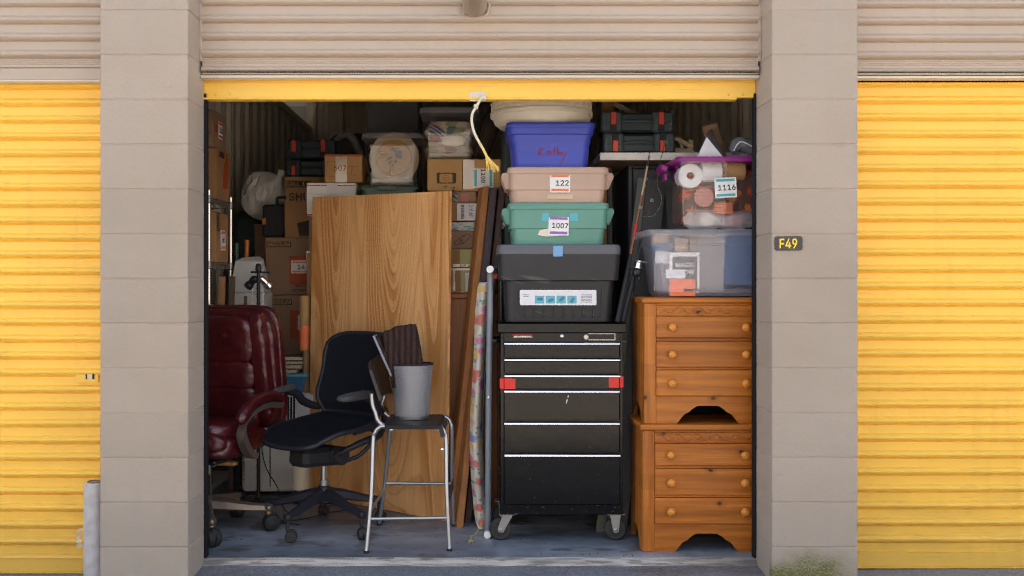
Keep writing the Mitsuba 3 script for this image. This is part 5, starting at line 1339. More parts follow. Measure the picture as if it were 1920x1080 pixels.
for x, z, y in ((X(919, 5.36), Z(505, 5.36), 5.36), (X(914, 5.36), 0.0195, 5.355)):
    f_ = put('foot_tube', tube([(x, y + 0.018, z), (x + 0.03 if z > 1 else x, y + (0.16 if z > 1 else 0.26), z)], 0.0185, 16), 'm_grey_tube', ib, smooth=60)
    put('end_cap', mv(rot(lathe([(0.0192, 0), (0.0192, 0.016), (0.017, 0.019), (0, 0.020)], 24), 90, [1, 0, 0]), x, y + 0.0195, z), 'm_white', f_)
put('string', tube(curve([(X(903, 5.5), 5.5, 0.05), (X(893, 5.46), 5.46, 0.004), (X(882, 5.40), 5.40, 0.003), (X(884, 5.35), 5.35, 0.003), (X(879, 5.32), 5.32, 0.003), (X(887, 5.30), 5.30, 0.003), (X(878, 5.28), 5.28, 0.003)], 8), 0.0016, 5), 'm_rope', ib)
put('bolt', mv(rot(lathe([(0.006, 0), (0.005, 0.004), (0, 0.005)], 10), 90, [1, 0, 0]), X(916, 5.41), 5.413, Z(745, 5.41)), 'm_chrome', ib)
put('red_knob', mv(puff(0.014, 0.014, 0.017, 0.6, 12, 8), X(929, 5.5), 5.52, Z(517, 5.5)), 'm_latch', ib)

# ================================================================== LEFT SIDE OF THE UNIT
yM = 7.0
mx0 = X(496.5, yM)
med = []
zz = [Z(445, yM), Z(553, yM), Z(665, yM), 0.42, 0.0]
for k, lab in enumerate(('brown moving box printed MEDIUM with a 14 sticker, top of its stack', 'brown moving box printed MEDIUM, second of its stack, behind the red chair', 'brown moving box third in the stack, behind the pile of books', 'brown moving box at the bottom of the stack behind the white appliance')):
    xo = 0.004 * ((-1) ** k)
    b = cbox(lab, mx0 + xo, mx0 + 0.46 + xo, yM, yM + 0.42, zz[k + 1], zz[k], 'm_card_grey', 'moving boxes stacked behind the red chair', 0.003, 'moving_box', 20 + k)
    med.append(b)
    if k < 2:
        zc_ = zz[k]
        yp = yM - 0.004
        dzp = 0.0
        s_ = put('size_panel', front(rect2(0.165, 0.037, 0.0008), X(523 if k == 0 else 524.5, yp), yp, zc_ - 0.048 + dzp), 'm_brown_print', b, smooth=False)
        put('lettering', front(text('MEDIUM', 0.026, 0.0008, True), X(523 if k == 0 else 524.5, yp), yp - 0.001, zc_ - 0.048), 'm_card_tan', s_, smooth=False)
        put('orange_square', front(rect2(0.175, 0.192, 0.0008), X(567, yp) if k == 0 else X(568, yp), yp, zc_ - 0.222 if k == 0 else zc_ - 0.200), 'm_orange_print', b, smooth=False)
sticker(med[0], on_front(yM - 0.0055, X(565, yM), Z(500.5, yM)), '14', 'm_band_orange', w=0.135, h=0.085, numh=0.030, dx=0.0)
put('small_print', cat(front(text('How d', 0.017, 0.0008), X(563, yM), yM - 0.005, Z(536, yM)), front(text('get more', 0.017, 0.0008), X(561, yM), yM - 0.005, Z(544.5, yM))), 'm_brown_print', med[0], smooth=False)
sticker(med[1], on_front(yM - 0.0055, X(574, yM), Z(603, yM)), '15', 'm_purple', w=0.135, h=0.105, numh=0.030, dx=0.0) if False else put('sticker', front(rect2(0.06, 0.10, 0.001), X(567, yM), yM - 0.0055, Z(605, yM)), 'm_white', med[1], smooth=False)
# SHU box, black case, left tool cases on top of the stack
M1 = Z(445, yM)
sh = cbox('brown box with CALL and SHU printed in black, behind the plywood corner', X(533, yM), X(533, yM) + 0.58, yM + 0.01, yM + 0.40, M1, Z(331, yM), 'm_card', None, 0.003, seed=31)
yp = yM + 0.006
s_ = put('black_panel', front(rect2(0.175, 0.045, 0.0008), X(535.5, yp) + 0.0875, yp, Z(345, yp)), 'm_brown_print', sh, smooth=False)
put('lettering', front(text('CALL 1-8', 0.028, 0.0008, True), X(540, yp) + 0.074, yp - 0.001, Z(345, yp)), 'm_card_tan', s_, smooth=False)
put('lettering', front(text('SHU', 0.050, 0.0008, True), X(561, yp), yp, Z(369, yp)), 'm_brown_print', sh, smooth=False)
put('dark_shape', front(extr(Polygon([(-0.05, 0.03), (0.05, 0.055), (0.05, -0.055), (-0.035, -0.055)]), 0.0008), X(571, yp), yp, Z(427, yp)), 'm_brown_print', sh, smooth=False)
kc = thing('equipment_case', 'black case with a top handle and a yellow tag on the moving boxes', 'case')
kx0, kx1, ky = X(491, 6.98), X(531, 6.98), 6.985
put('body', bx(kx0, kx1, ky, ky + 0.3, M1 + 0.0008, Z(383, ky), 0.015), 'm_black_soft', kc)
put('rib', cat([bx(kx0 + 0.045 + 0.022 * k, kx0 + 0.052 + 0.022 * k, ky - 0.003, ky + 0.001, M1 + 0.02, Z(390, ky), 0.001) for k in range(4)]), 'm_black_soft', kc, smooth=False)
put('handle', tube(curve([(kx0 + 0.10, ky + 0.03, Z(384, ky)), (kx0 + 0.10, ky + 0.02, Z(371, ky)), (kx0 + 0.16, ky + 0.02, Z(370, ky))], 5), 0.010, 8), 'm_black_soft', kc)
tg = put('tag', front(rect2(0.026, 0.042, 0.001), X(495, ky), ky - 0.001, Z(415, ky)), 'm_orange_tube', kc, smooth=False, label='small yellow orange tag')
zt2 = Z(331, yM) + 0.001
tool_case(X(537, 7.02), X(628, 7.02), 7.02, zt2, 0.118, 'lower black tool case with red latches on the SHU box', 'tool cases on the left', True, True, lx=(0.15, 0.86))
tool_case(X(540, 7.02), X(629, 7.02), 7.02, zt2 + 0.1195, 0.135, 'upper black tool case with red latches on the SHU box', 'tool cases on the left', False, True, lx=(0.12, 0.74))
dk = thing('padded_bag', 'dark padded bag with a grey curved strap behind the small orange box', 'bag')
put('body', mv(puff(0.15, 0.12, 0.155, 0.55, 30, 18, 0.015, 2), X(657, 7.15), 7.17, zt2 + 0.155), 'm_black_soft', dk)
put('strap', tube(curve([(X(622, 7.03), 7.05, Z(266, 7.03)), (X(645, 7.03), 7.03, Z(253, 7.03)), (X(660, 7.03), 7.03, Z(258, 7.03)), (X(676, 7.03), 7.03, Z(290, 7.03)), (X(684, 7.03), 7.04, Z(318, 7.03))], 8), [0.012, 0.028, 0.03, 0.028], 12), 'm_grey_box', dk)
# tall box and small ones behind the plywood's left edge
tbx = cbox('tall brown box whose left edge shows beside the plywood', X(573.5, 6.52), -0.36, 6.56, 6.96, 0.0, 1.52, 'm_card', None, 0.004, 'tall_cardboard_box', 33)
put('tape', cat(bx(X(573.5, 6.52) - 0.002, X(573.5, 6.52) + 0.02, 6.553, 6.557, 1.505, 1.5205, 0.001), bx(X(573.5, 6.52) - 0.0045, X(573.5, 6.52) - 0.001, 6.56, 6.7, 1.46, 1.515, 0.001)), 'm_tape_shiny', tbx, smooth=False)
cbox('brown box between the tall box and the white box', X(579, 6.6), -0.62, 6.60, 6.94, 1.5205, 1.744, 'm_card_grey', None, 0.003, seed=34)
wbx = cbox('white box with a thin red line behind the top left of the plywood', X(575, 6.58), X(668, 6.58), 6.58, 6.94, 1.7445, Z(343, 6.58), 'm_white', None, 0.002, 'white_box', 35)
put('red_line', cat(bx(X(575.5, 6.58), X(667.5, 6.58), 6.5765, 6.5772, Z(348.6, 6.58), Z(347.2, 6.58), 0.0002), bx(X(575.5, 6.58), X(667.5, 6.58), 6.5765, 6.5772, Z(403, 6.58), Z(401.5, 6.58), 0.0002)), 'm_red_ink', wbx, smooth=False)
flat_tape(wbx, X(613, 6.58), X(632, 6.58), 6.579, Z(375, 6.58), Z(343.5, 6.58), 'm_paper')
sb = cbox('small orange brown box with 507 in marker and clear tape, on the white box', X(608, 6.56), X(679, 6.56), 6.56, 6.80, Z(343, 6.58) + 0.001, Z(289, 6.56), 'm_card_tan', None, 0.003, 'small_cardboard_box', 36)
flat_tape(sb, X(629, 6.56), X(651, 6.56), 6.56, Z(342, 6.56), Z(290, 6.56), 'm_tape_shiny')
put('lettering', front(text('507', 0.032, 0.001), X(637.5, 6.555), 6.5555, Z(315, 6.55)), 'm_red_ink', sb, smooth=False)
put('printed_frame', cat([front(extr(sbox(*q), 0.0008), X(643, 6.557), 6.5572, Z(317, 6.557)) for q in ((-0.10, 0.046, -0.045, 0.049), (-0.10, 0.02, -0.097, 0.046), (0.055, -0.04, 0.058, 0.02), (0.035, 0.017, 0.095, 0.020), (0.06, -0.04, 0.09, -0.037), (-0.09, -0.05, -0.05, -0.047))]), 'm_orange_print', sb, smooth=False)
put('red_edge_tape', cat(bx(X(609, 6.56), X(678, 6.56), 6.5555, 6.5572, Z(293.5, 6.56), Z(290, 6.56), 0.0003)), 'm_orange_print', sb, smooth=False)
# green lidded bin behind the plywood with the hoop bin on it
gl = thing('green_lid_bin', 'bin with a dark green lid just above the plywood top', 'storage bin')
gy0 = 6.50
gx0, gx1 = X(673, gy0), X(786, gy0)
gzt = Z(347, gy0)
tbz = 1.5205
put('body', mv(loft([(gx1 - gx0 - 0.05, 0.36, 0.03, 0), (gx1 - gx0 - 0.03, 0.38, 0.03, gzt - tbz - 0.03)]), (gx0 + gx1) / 2, gy0 + 0.20, tbz + 0.0005), 'm_green_lid', gl, smooth=40)
put('lid', mv(loft([(gx1 - gx0, 0.40, 0.03, 0), (gx1 - gx0 + 0.004, 0.404, 0.03, 0.015), (gx1 - gx0 - 0.01, 0.39, 0.03, 0.029)]), (gx0 + gx1) / 2, gy0 + 0.20, gzt - 0.0295), 'm_green_lid', gl, smooth=40)
put('clip', cat(bx(X(708, gy0), X(744, gy0), gy0 - 0.008, gy0 + 0.004, gzt - 0.034, gzt - 0.004, 0.004)), 'm_green_lid', gl)
hbn = thing('clear_storage_bin', 'clear bin with an embroidery hoop and folded linens above the plywood', 'storage bin', 'clear storage bins')
hx0, hx1, hzt = X(680, gy0), X(790, gy0), Z(247, gy0)
open_bin(hx0, hx1, gy0 + 0.01, gy0 + 0.39, gzt + 0.001, hzt - 0.012, 0.018, 0.045, 'm_clear', hbn)
put('lid', mv(loft([(hx1 - hx0 + 0.01, 0.39, 0.045, -0.026), (hx1 - hx0 + 0.026, 0.406, 0.05, -0.024), (hx1 - hx0 + 0.02, 0.40, 0.05, 0.002), (hx1 - hx0 - 0.03, 0.35, 0.05, 0.010)], n=6), (hx0 + hx1) / 2, gy0 + 0.20, hzt - 0.012), 'm_clear_rim', hbn, smooth=40)
hc = (X(739, gy0 + 0.04), gy0 + 0.04, Z(297, gy0 + 0.04))
ho = thing('embroidery_hoop', 'round embroidery hoop with a dark cow stitched on cream cloth inside a clear bin', 'embroidery hoop')
put('cloth', mv(rot(lathe([(0.0, -0.002), (0.128, -0.003), (0.156, -0.006), (0.157, -0.002), (0.13, 0.0), (0, 0.001)], 40), 90, [1, 0, 0]).apply_transform(np.diag([1, 1, 1.05, 1])), *hc), 'm_wood_light', ho)
put('ring', mv(rot(cat(lathe([(0.110, 0), (0.116, 0), (0.116, 0.008), (0.110, 0.008), (0.110, 0)], 44), lathe([(0.104, 0), (0.1085, 0), (0.1085, 0.006), (0.104, 0.006), (0.104, 0)], 44)), 90, [1, 0, 0]), hc[0], hc[1] - 0.001, hc[2]), 'm_card_tan', ho)
put('stitching', front(cat([extr(Polygon(q), 0.001) for q in ([(-0.02, 0.055), (0.02, 0.05), (0.045, 0.045), (0.05, 0.02), (0.045, -0.005), (0.02, -0.005), (0.0, 0.01), (0.005, 0.03), (-0.01, 0.04), (-0.025, 0.045)], [(-0.05, -0.012), (-0.02, 0.005), (-0.015, -0.005), (-0.045, -0.02)], [(-0.04, -0.035), (-0.02, -0.02), (-0.012, -0.03), (-0.035, -0.045)], [(0.0, -0.02), (0.012, -0.015), (0.01, -0.035), (0.0, -0.03)], [(-0.02, -0.045), (-0.008, -0.04), (-0.012, -0.055)])]), hc[0] + 0.004, hc[1] - 0.0055, hc[2] + 0.005), 'm_panel_dark', ho, smooth=False)
lx_, ly_ = (hx0 + hx1) / 2, gy0 + 0.19
solo('linen_pile', cat([mv(puff(0.145, 0.15, 0.022, 0.4, 34, 12, 0.03, k), lx_ + 0.004 * math.sin(k * 3), ly_, gzt + 0.027 + 0.03 * k) for k in range(3)]), 'm_pale_cloth', 'folded pale pink and green linens at the bottom of the hoop bin', 'linen')
solo('white_linen', mv(puff(0.135, 0.105, 0.036, 0.8, 36, 16, 0.05, 9), lx_, ly_ + 0.01, gzt + 0.125), 'm_paper', 'crumpled white linen under the hoop in the clear bin', 'linen')
solo('striped_cloth', mv(puff(0.055, 0.07, 0.055, 0.6, 24, 14, 0.02, 5), hx0 + 0.085, ly_ - 0.01, gzt + 0.175), 'm_stripe_cloth', 'dark striped cloth at the left in the hoop bin', 'cloth')
solo('orange_cloth', mv(puff(0.085, 0.09, 0.022, 0.5, 24, 12, 0.02, 7), hx0 + 0.11, ly_ + 0.0, gzt + 0.255), 'm_orange_tube', 'folded orange cloth at the top left in the hoop bin', 'cloth')
solo('tall_grey_cabinet', bx(X(688, 7.30), X(785, 7.30), 7.30, 7.75, 0.0, 2.66, 0.006), 'm_grey_box', 'plain tall grey cabinet against the back behind the hoop bin', 'cabinet', smooth=False)

# wire rack on the left and its boxes
wrk = thing('wire_rack', 'chrome wire shelving rack against the left wall', 'shelving rack')
ry0, ry1, rxi, rxo = 6.08, 6.61, -1.602, -1.90
for x, y in ((rxi, ry0), (rxi, ry1), (rxo, ry0), (rxo, ry1)):
    put('post', cat(mv(lathe([(0.012, 0.0), (0.0125, 0.02), (0.0125, 1.86), (0.010, 1.868), (0, 1.868)], 14), x, y, 0), [mv(lathe([(0.0125, 0), (0.0134, 0.001), (0.0125, 0.002)], 12), x, y, 0.04 + 0.0254 * k) for k in range(70)]), 'm_chrome', wrk)
for z in (1.82, 1.435, 0.72, 0.12):
    bars = []
    for zo in (0.0, -0.028):
        bars += [tube([(rxi, ry0, z + zo), (rxi, ry1, z + zo)], 0.0032, 6), tube([(rxo, ry0, z + zo), (rxo, ry1, z + zo)], 0.0032, 6), tube([(rxo, ry0, z + zo), (rxi, ry0, z + zo)], 0.0032, 6), tube([(rxo, ry1, z + zo), (rxi, ry1, z + zo)], 0.0032, 6)]
    for (a, b) in (((rxi, ry0), (rxi, ry1)), ((rxo, ry0), (rxi, ry0))):
        a, b = np.array(a), np.array(b)
        n = int(np.linalg.norm(b - a) / 0.018)
        bars.append(tube([(*(a + (b - a) * (k + 0.5) / n), z - (0.028 if k % 2 else 0.0)) for k in range(n)], 0.0022, 5))
    bars += [tube([(rxo, y, z + 0.003), (rxi, y, z + 0.003)], 0.0018, 5) for y in np.arange(ry0 + 0.03, ry1, 0.03)]
    s = put('wire_shelf', cat(bars), 'm_steel', wrk)
    for x, y in ((rxi, ry0), (rxi, ry1), (rxo, ry0), (rxo, ry1)):
        put('collar', mv(lathe([(0.013, -0.035), (0.019, -0.03), (0.017, 0.01), (0.013, 0.012)], 14), x, y, z), 'm_steel', s)


def on_rack(lab, px, y0, y1, z0, z1, x0=-1.89, m='m_card', seed=41):
    return cbox(lab, x0, X(px, y0), y0, y1, z0, z1, m, 'boxes on the wire rack', 0.003, 'cardboard_box', seed)


g1 = on_rack('large brown box with a red orange print on the top shelf of the wire rack', 407, 6.32, 6.66, 1.826, Z(277, 6.32), m='m_card', seed=41)
xg = X(407, 6.32)
put('orange_print', side(extr(Polygon([(-0.07, -0.14), (0.05, -0.13), (0.06, 0.06), (0.02, 0.11), (0.0, 0.04), (-0.05, 0.02)]), 0.0008), xg + 0.0035, 6.52, Z(314, 6.5)), 'm_orange_print', g1, smooth=False)
put('panel_print', side(rect2(0.12, 0.035, 0.0008), xg + 0.0035, 6.42, Z(290, 6.4)), 'm_brown_print', g1, smooth=False)
g2 = on_rack('dark brown box with a white sticker, highest on the wire rack', 399.5, 6.24, 6.56, Z(277, 6.32) + 0.0005, Z(204, 6.24), m='m_card_grey', seed=42)
sticker(g2, on_side(X(399.5, 6.24) + 0.003, 6.40, Z(245, 6.4)), '101', 'm_tape_red', w=0.10, h=0.105, numh=0.030, dx=0.01)
put('red_mark', side(extr(Polygon(rr(0.07, 0.05, 0.025, 5)), 0.0008), X(399.5, 6.24) + 0.0035, 6.31, Z(240, 6.3)), 'm_latch', g2, smooth=False)
g3 = on_rack('brown box with a 107 sticker on the middle shelf of the wire rack', 404.5, 6.29, 6.60, 1.442, Z(396, 6.29), m='m_card', seed=43)
sticker(g3, on_side(X(404.5, 6.29) + 0.003, 6.45, Z(450, 6.4)), '107', 'm_band_orange', w=0.125, h=0.125, roll=3, numh=0.028, dx=0.006)
put('side_marks', cat([side(extr(sbox(-0.004, -0.05, 0.004, 0.05), 0.0008), X(404.5, 6.29) + 0.003, 6.32 + 0.02 * k, Z(415, 6.3)) for k in range(3)], [side(extr(sbox(-0.045, -0.003, 0.045, 0.003), 0.0008), X(404.5, 6.29) + 0.003, 6.35, Z(b, 6.3)) for b in (398, 432)]), 'm_brown_print', g3, smooth=False)
for k, (a, b, m) in enumerate(((398, 410, 'm_wood_warm'), (414, 424, 'm_book_cover'))):
    solo('wood_plank', rot(bx(X(a, 6.3), X(b, 6.3), 6.34 + 0.06 * k, 6.37 + 0.06 * k, 0.724, 1.36, 0.003), 2.5, [0, 1, 0], (X(a, 6.3), 6.3, 0.724)), m, ('light' if k == 0 else 'dark') + ' wooden plank standing on the lower shelf of the wire rack', 'plank', smooth=False)

# trash bag on the rolled green tarp, two poles
gt_ = solo('green_tent_bag', cat(mv(rot(puff(0.17, 0.17, 0.92, 0.55, 36, 30, 0.05, 3), -6, [0, 1, 0]), -1.62, 7.62, 0.93)), 'm_green_dark', 'big dark green bag standing against the left wall behind the wire rack', 'bag')
tbm = puff(0.155, 0.14, 0.17, 0.85, 110, 70, 0.0, 5)
vz = tbm.vertices
ang = np.arctan2(vz[:, 1], vz[:, 0])
rad = 1 + (0.035 * np.sin(ang * 17 + vz[:, 2] * 9) + 0.03 * np.sin(ang * 29 - vz[:, 2] * 14 + 1)) * np.clip(vz[:, 2] / 0.17 + 0.7, 0, 1) + 0.55 * (meshkit.fbm(vz * np.array([15, 15, 7]), 3, 2) - 0.5)
vz[:, :2] *= rad[:, None]
tbm.vertices = vz
bgm = cat(mv(rot(tbm, 12, [0, 1, 0]), X(497, 7.3), 7.3, Z(368, 7.3)), tube(curve([(X(515, 7.22), 7.22, Z(345, 7.2)), (X(525, 7.2), 7.2, Z(330, 7.2)), (X(529, 7.2), 7.2, Z(320, 7.2))], 6), [0.04, 0.02, 0.03], 12))
solo('trash_bag', bgm, 'm_bag_white', 'knotted white trash bag behind the black case', 'trash bag', smooth=60)
solo('bag_stand_box', soft(bx(X(478, 7.46), X(478, 7.46) + 0.25, 7.44, 7.75, 0.0, 1.74, 0.004), 0.003, 5, 0.12, 9), 'm_card_grey', 'tall dark brown box behind the black case under the white trash bag', 'cardboard box')
solo('pole', tube([(X(447, 6.75), 6.78, 0.001), (X(443, 6.75), 6.75, Z(456, 6.75))], 0.015, 12), 'm_green_tube', 'dark green pole standing behind the white machine cover', 'pole')
solo('pole', tube([(X(452, 6.8), 6.80, 0.001), (X(463, 6.8), 6.80, Z(450, 6.8))], 0.016, 12), 'm_orange_tube', 'orange pole leaning behind the white machine cover', 'pole')
# white machine cover
mc = thing('machine_cover', 'off white machine case with a metal latch behind the red chair', 'case')
yv = 6.55
put('lid', hull([(X(431, yv), yv, Z(548, yv)), (X(493, yv), yv, Z(548, yv)), (X(440, yv), yv + 0.02, Z(490, yv)), (X(491, yv), yv + 0.02, Z(490, yv)), (X(448, yv), yv + 0.10, Z(482, yv)), (X(480, yv), yv + 0.10, Z(480, yv)), (X(431, yv) - 0.0, yv + 0.25, Z(548, yv)), (X(493, yv), yv + 0.25, Z(548, yv)), (X(450, yv), yv + 0.2, Z(485, yv)), (X(482, yv), yv + 0.2, Z(485, yv))]), 'm_white_plastic', mc, smooth=20)
put('base', bx(X(429, yv), X(495, yv), yv - 0.004, yv + 0.26, Z(580, yv), Z(548.5, yv), 0.006), 'm_white_plastic', mc)
put('latch', bx(X(458, yv), X(464, yv), yv - 0.010, yv - 0.0045, Z(575, yv), Z(555, yv), 0.002), 'm_bronze', mc, smooth=False)
solo('small_side_table', cat(bx(X(427, yv), X(500, yv), yv - 0.01, yv + 0.28, Z(580, yv) - 0.025, Z(580, yv) - 0.001, 0.003), [bx(x, x + 0.03, y, y + 0.03, 0, Z(580, yv) - 0.0255, 0.002) for x in (X(427, yv) + 0.005, X(500, yv) - 0.035) for y in (yv, yv + 0.24)]), 'm_lumber_dark', 'small dark side table under the white machine case', 'table', smooth=False)

# lamp stand with two spots
ls = thing('spot_lamp_stand', 'black floor lamp with two small spot heads and pull chains', 'floor lamp')
lx, ly = X(484.5, 6.28), 6.28
put('pole', tube([(lx, ly, 0.02), (lx, ly, Z(500, ly))], 0.011, 12), 'm_black', ls)
put('base', mv(lathe([(0.14, 0), (0.145, 0.006), (0.13, 0.016), (0.02, 0.024), (0.012, 0.05)], 32), lx, ly, 0.0005), 'm_black', ls)
put('cap', mv(puff(0.018, 0.018, 0.03, 0.7, 14, 10), lx, ly, Z(503, ly)), 'm_black', ls)
put('cross_bar', tube([(X(470, ly), ly, Z(510, ly)), (X(505.5, ly), ly, Z(511, ly))], 0.006, 8), 'm_black_soft', ls)
for s, dark in ((-1, 'm_black'), (1, 'm_chrome')):
    hd = put('spot_head', mv(rot(rot(lathe([(0.010, 0), (0.020, 0.01), (0.023, 0.03), (0.021, 0.035), (0.021, 0.055), (0.026, 0.062), (0.027, 0.085), (0.022, 0.088), (0, 0.086)], 20), 140, [0, 1, 0]) if s > 0 else rot(lathe([(0.010, 0), (0.020, 0.01), (0.023, 0.03), (0.021, 0.035), (0.021, 0.055), (0.026, 0.062), (0.027, 0.085), (0.022, 0.088), (0, 0.086)], 20), -140, [0, 1, 0]), 20, [1, 0, 0]), lx + s * 0.012, ly - 0.01, Z(519, ly)), dark, ls)
    put('pull_chain', cat(tube([(X(474 if s < 0 else 494, ly), ly - 0.01, Z(540, ly)), (X(474 if s < 0 else 494, ly), ly - 0.01, Z(570, ly))], 0.0014, 5), mv(puff(0.007, 0.007, 0.007, 1, 10, 8), X(474 if s < 0 else 494, ly), ly - 0.01, Z(570, ly))), 'm_white', hd)
put('cord', tube(curve([(lx + 0.008, ly - 0.012, 0.85), (lx + 0.03, ly - 0.03, 0.30), (X(520, 6.1), 6.1, 0.12), (X(540, 5.95), 5.95, 0.006), (X(600, 6.2), 6.2, 0.006), (X(660, 6.05), 6.05, 0.006), (X(620, 5.95), 5.95, 0.006), (X(568, 5.78), 5.78, 0.006), (X(520, 5.72), 5.72, 0.006), (X(560, 5.65), 5.65, 0.006)], 10), 0.0032, 6), 'm_black', ls)

# white portable appliance, blue bin and books on it, tube and jar
ac_ = thing('white_appliance', 'white portable air conditioner with a black vent on its top behind the mesh chair', 'air conditioner')
ay = 6.42
ax0, ax1 = X(446, ay), X(575, ay)
put('body', mv(loft([(ax1 - ax0 - 0.02, 0.36, 0.03, 0.0), (ax1 - ax0, 0.38, 0.03, 0.02), (ax1 - ax0, 0.38, 0.03, 0.50), (ax1 - ax0 + 0.07, 0.38, 0.03, 0.54), (ax1 - ax0 + 0.07, 0.38, 0.03, 0.595), (ax1 - ax0 + 0.03, 0.34, 0.03, 0.605)], n=5), (ax0 + ax1) / 2 + 0.02, ay + 0.19, 0.03), 'm_white_plastic', ac_, smooth=35)
put('panel_line', cat(bx(ax0 + 0.035, ax0 + 0.04, ay - 0.0015, ay + 0.002, 0.1, 0.45, 0.0004), bx(X(505, ay), X(508, ay), ay - 0.0015, ay + 0.002, 0.06, 0.5, 0.0004)), 'm_grey_box', ac_, smooth=False)
put('vent', cat([bx(X(533 + 5.6 * k, ay), X(536.5 + 5.6 * k, ay), ay - 0.004, ay + 0.003, Z(797, ay), Z(744, ay), 0.001) for k in range(4)]), 'm_black', ac_, smooth=False)
put('foot', cat([mv(lathe([(0.02, 0), (0.02, 0.03)], 12), x, y, 0.0) for x in (ax0 + 0.06, ax1 - 0.02) for y in (ay + 0.06, ay + 0.32)]), 'm_black', ac_)
put('hose', tube([(ax1 + 0.03 + 0.026 * math.cos(a), ay + 0.10 + 0.026 * math.sin(a), 0.20 + 0.008 * a) for a in np.linspace(0, 30, 120)], 0.006, 6), 'm_white_plastic', ac_)
az = 0.636
bbn = thing('blue_bin', 'small blue translucent bin under the pile of books', 'storage bin')
put('body', mv(loft([(0.26, 0.28, 0.03, 0.0), (0.30, 0.32, 0.03, 0.10)]), X(533, 6.5), 6.62, az), 'm_blue_plastic', bbn, smooth=40)
put('lid', mv(loft([(0.32, 0.34, 0.03, 0.0), (0.32, 0.34, 0.03, 0.012), (0.29, 0.31, 0.03, 0.016)]), X(533, 6.5), 6.62, az + 0.1005), 'm_aqua', bbn, smooth=40)
zb2 = az + 0.117
for k in range(4):
    h = (0.026, 0.03, 0.022, 0.026)[k]
    w = (0.20, 0.235, 0.25, 0.27)[k]
    x0 = X(490, 6.5)
    bk = thing('book', ('bottom book, cream paged, of the pile beside the red chair back', 'second book from the bottom in the pile beside the red chair back', 'third book from the bottom in the pile beside the red chair back', 'top book, dark covered, of the pile beside the red chair back')[k], 'book', 'books in the pile beside the red chair')
    M = at(x0 + 0.02, 6.50, zb2, (-4, 3, -2, 5)[k])
    XF.append(M)
    put('pages', bx(0.002, w - 0.004, 0.004, 0.20, 0.0035, h - 0.0035, 0.001), 'm_page', bk, smooth=False)
    put('cover', cat(bx(0, w, 0, 0.205, 0.0003, 0.003, 0.0006), bx(0, w, 0, 0.205, h - 0.003, h - 0.0003, 0.0006)), 'm_book_cover', bk, smooth=False)
    XF.pop()
    zb2 += h
rt = thing('poster_roll', 'tan rolled poster with an orange end standing by the plywood left edge', 'poster roll')
pr = X(573, 6.5)
put('roll', cat(lathe([(0.026, 0.0), (0.030, 0.0), (0.033, 0.34), (0.029, 0.34), (0.026, 0.33)], 24), lathe([(0.012, 0.28), (0.016, 0.28), (0.016, 0.343), (0.012, 0.343)], 18)).apply_translation([pr - 0.005, 6.50, Z(657, 6.5)]), 'm_card_tan', rt)
put('orange_wrap', mv(lathe([(0.0312, 0.012), (0.0335, 0.155), (0.0312, 0.155), (0.0305, 0.012)], 24), pr - 0.005, 6.50, Z(657, 6.5)), 'm_orange_card', rt)
put('lower_tube', mv(lathe([(0.022, 0.0), (0.022, Z(657, 6.5) - 0.001), (0, Z(657, 6.5) - 0.001)], 18), pr + 0.005, 6.50, 0.0005), 'm_card', rt)
jr = thing('white_jar', 'white plastic canister on a black stand beside the plywood bottom corner', 'canister')
jx, jy = X(562, 6.25), 6.25
put('body', mv(lathe([(0.040, 0.0), (0.046, 0.008), (0.046, 0.10), (0.043, 0.14), (0.035, 0.145), (0, 0.145)], 26), jx, jy, 0.075), 'm_cream', jr)
put('stand', mv(lathe([(0.05, 0), (0.05, 0.012), (0.036, 0.02), (0.036, 0.0745), (0, 0.0745)], 22), jx, jy, 0.0005), 'm_black', jr)

# ================================================================== CHAIRS, STOOL AND BIN IN FRONT
def shell(fn, us, vs, th):
    """A curved sheet of thickness th: fn(u, v) gives a point; offset along local normals."""
    P = np.array([[fn(u, v) for v in vs] for u in us], float)
    du, dv = np.gradient(P, axis=0), np.gradient(P, axis=1)
    N = np.cross(du, dv)
    N /= np.linalg.norm(N, axis=2, keepdims=True) + 1e-12
    Q = P + N * th
    n, m = P.shape[:2]
    i, j = np.meshgrid(np.arange(n - 1), np.arange(m - 1), indexing='ij')
    a = (i * m + j).reshape(-1)
    f1 = np.vstack([np.stack([a, a + m, a + m + 1], 1), np.stack([a, a + m + 1, a + 1], 1)])
    ring = np.array([k * m for k in range(n)] + [(n - 1) * m + k for k in range(1, m)] + [k * m + m - 1 for k in range(n - 2, -1, -1)] + [k for k in range(m - 2, 0, -1)])
    nx, L = np.roll(ring, -1), n * m
    rim = np.vstack([np.stack([ring, nx, nx + L], 1), np.stack([ring, nx + L, ring + L], 1)])
    return tm(np.vstack([P.reshape(-1, 3), Q.reshape(-1, 3)]), np.vstack([f1[:, ::-1], f1 + L, rim])), P


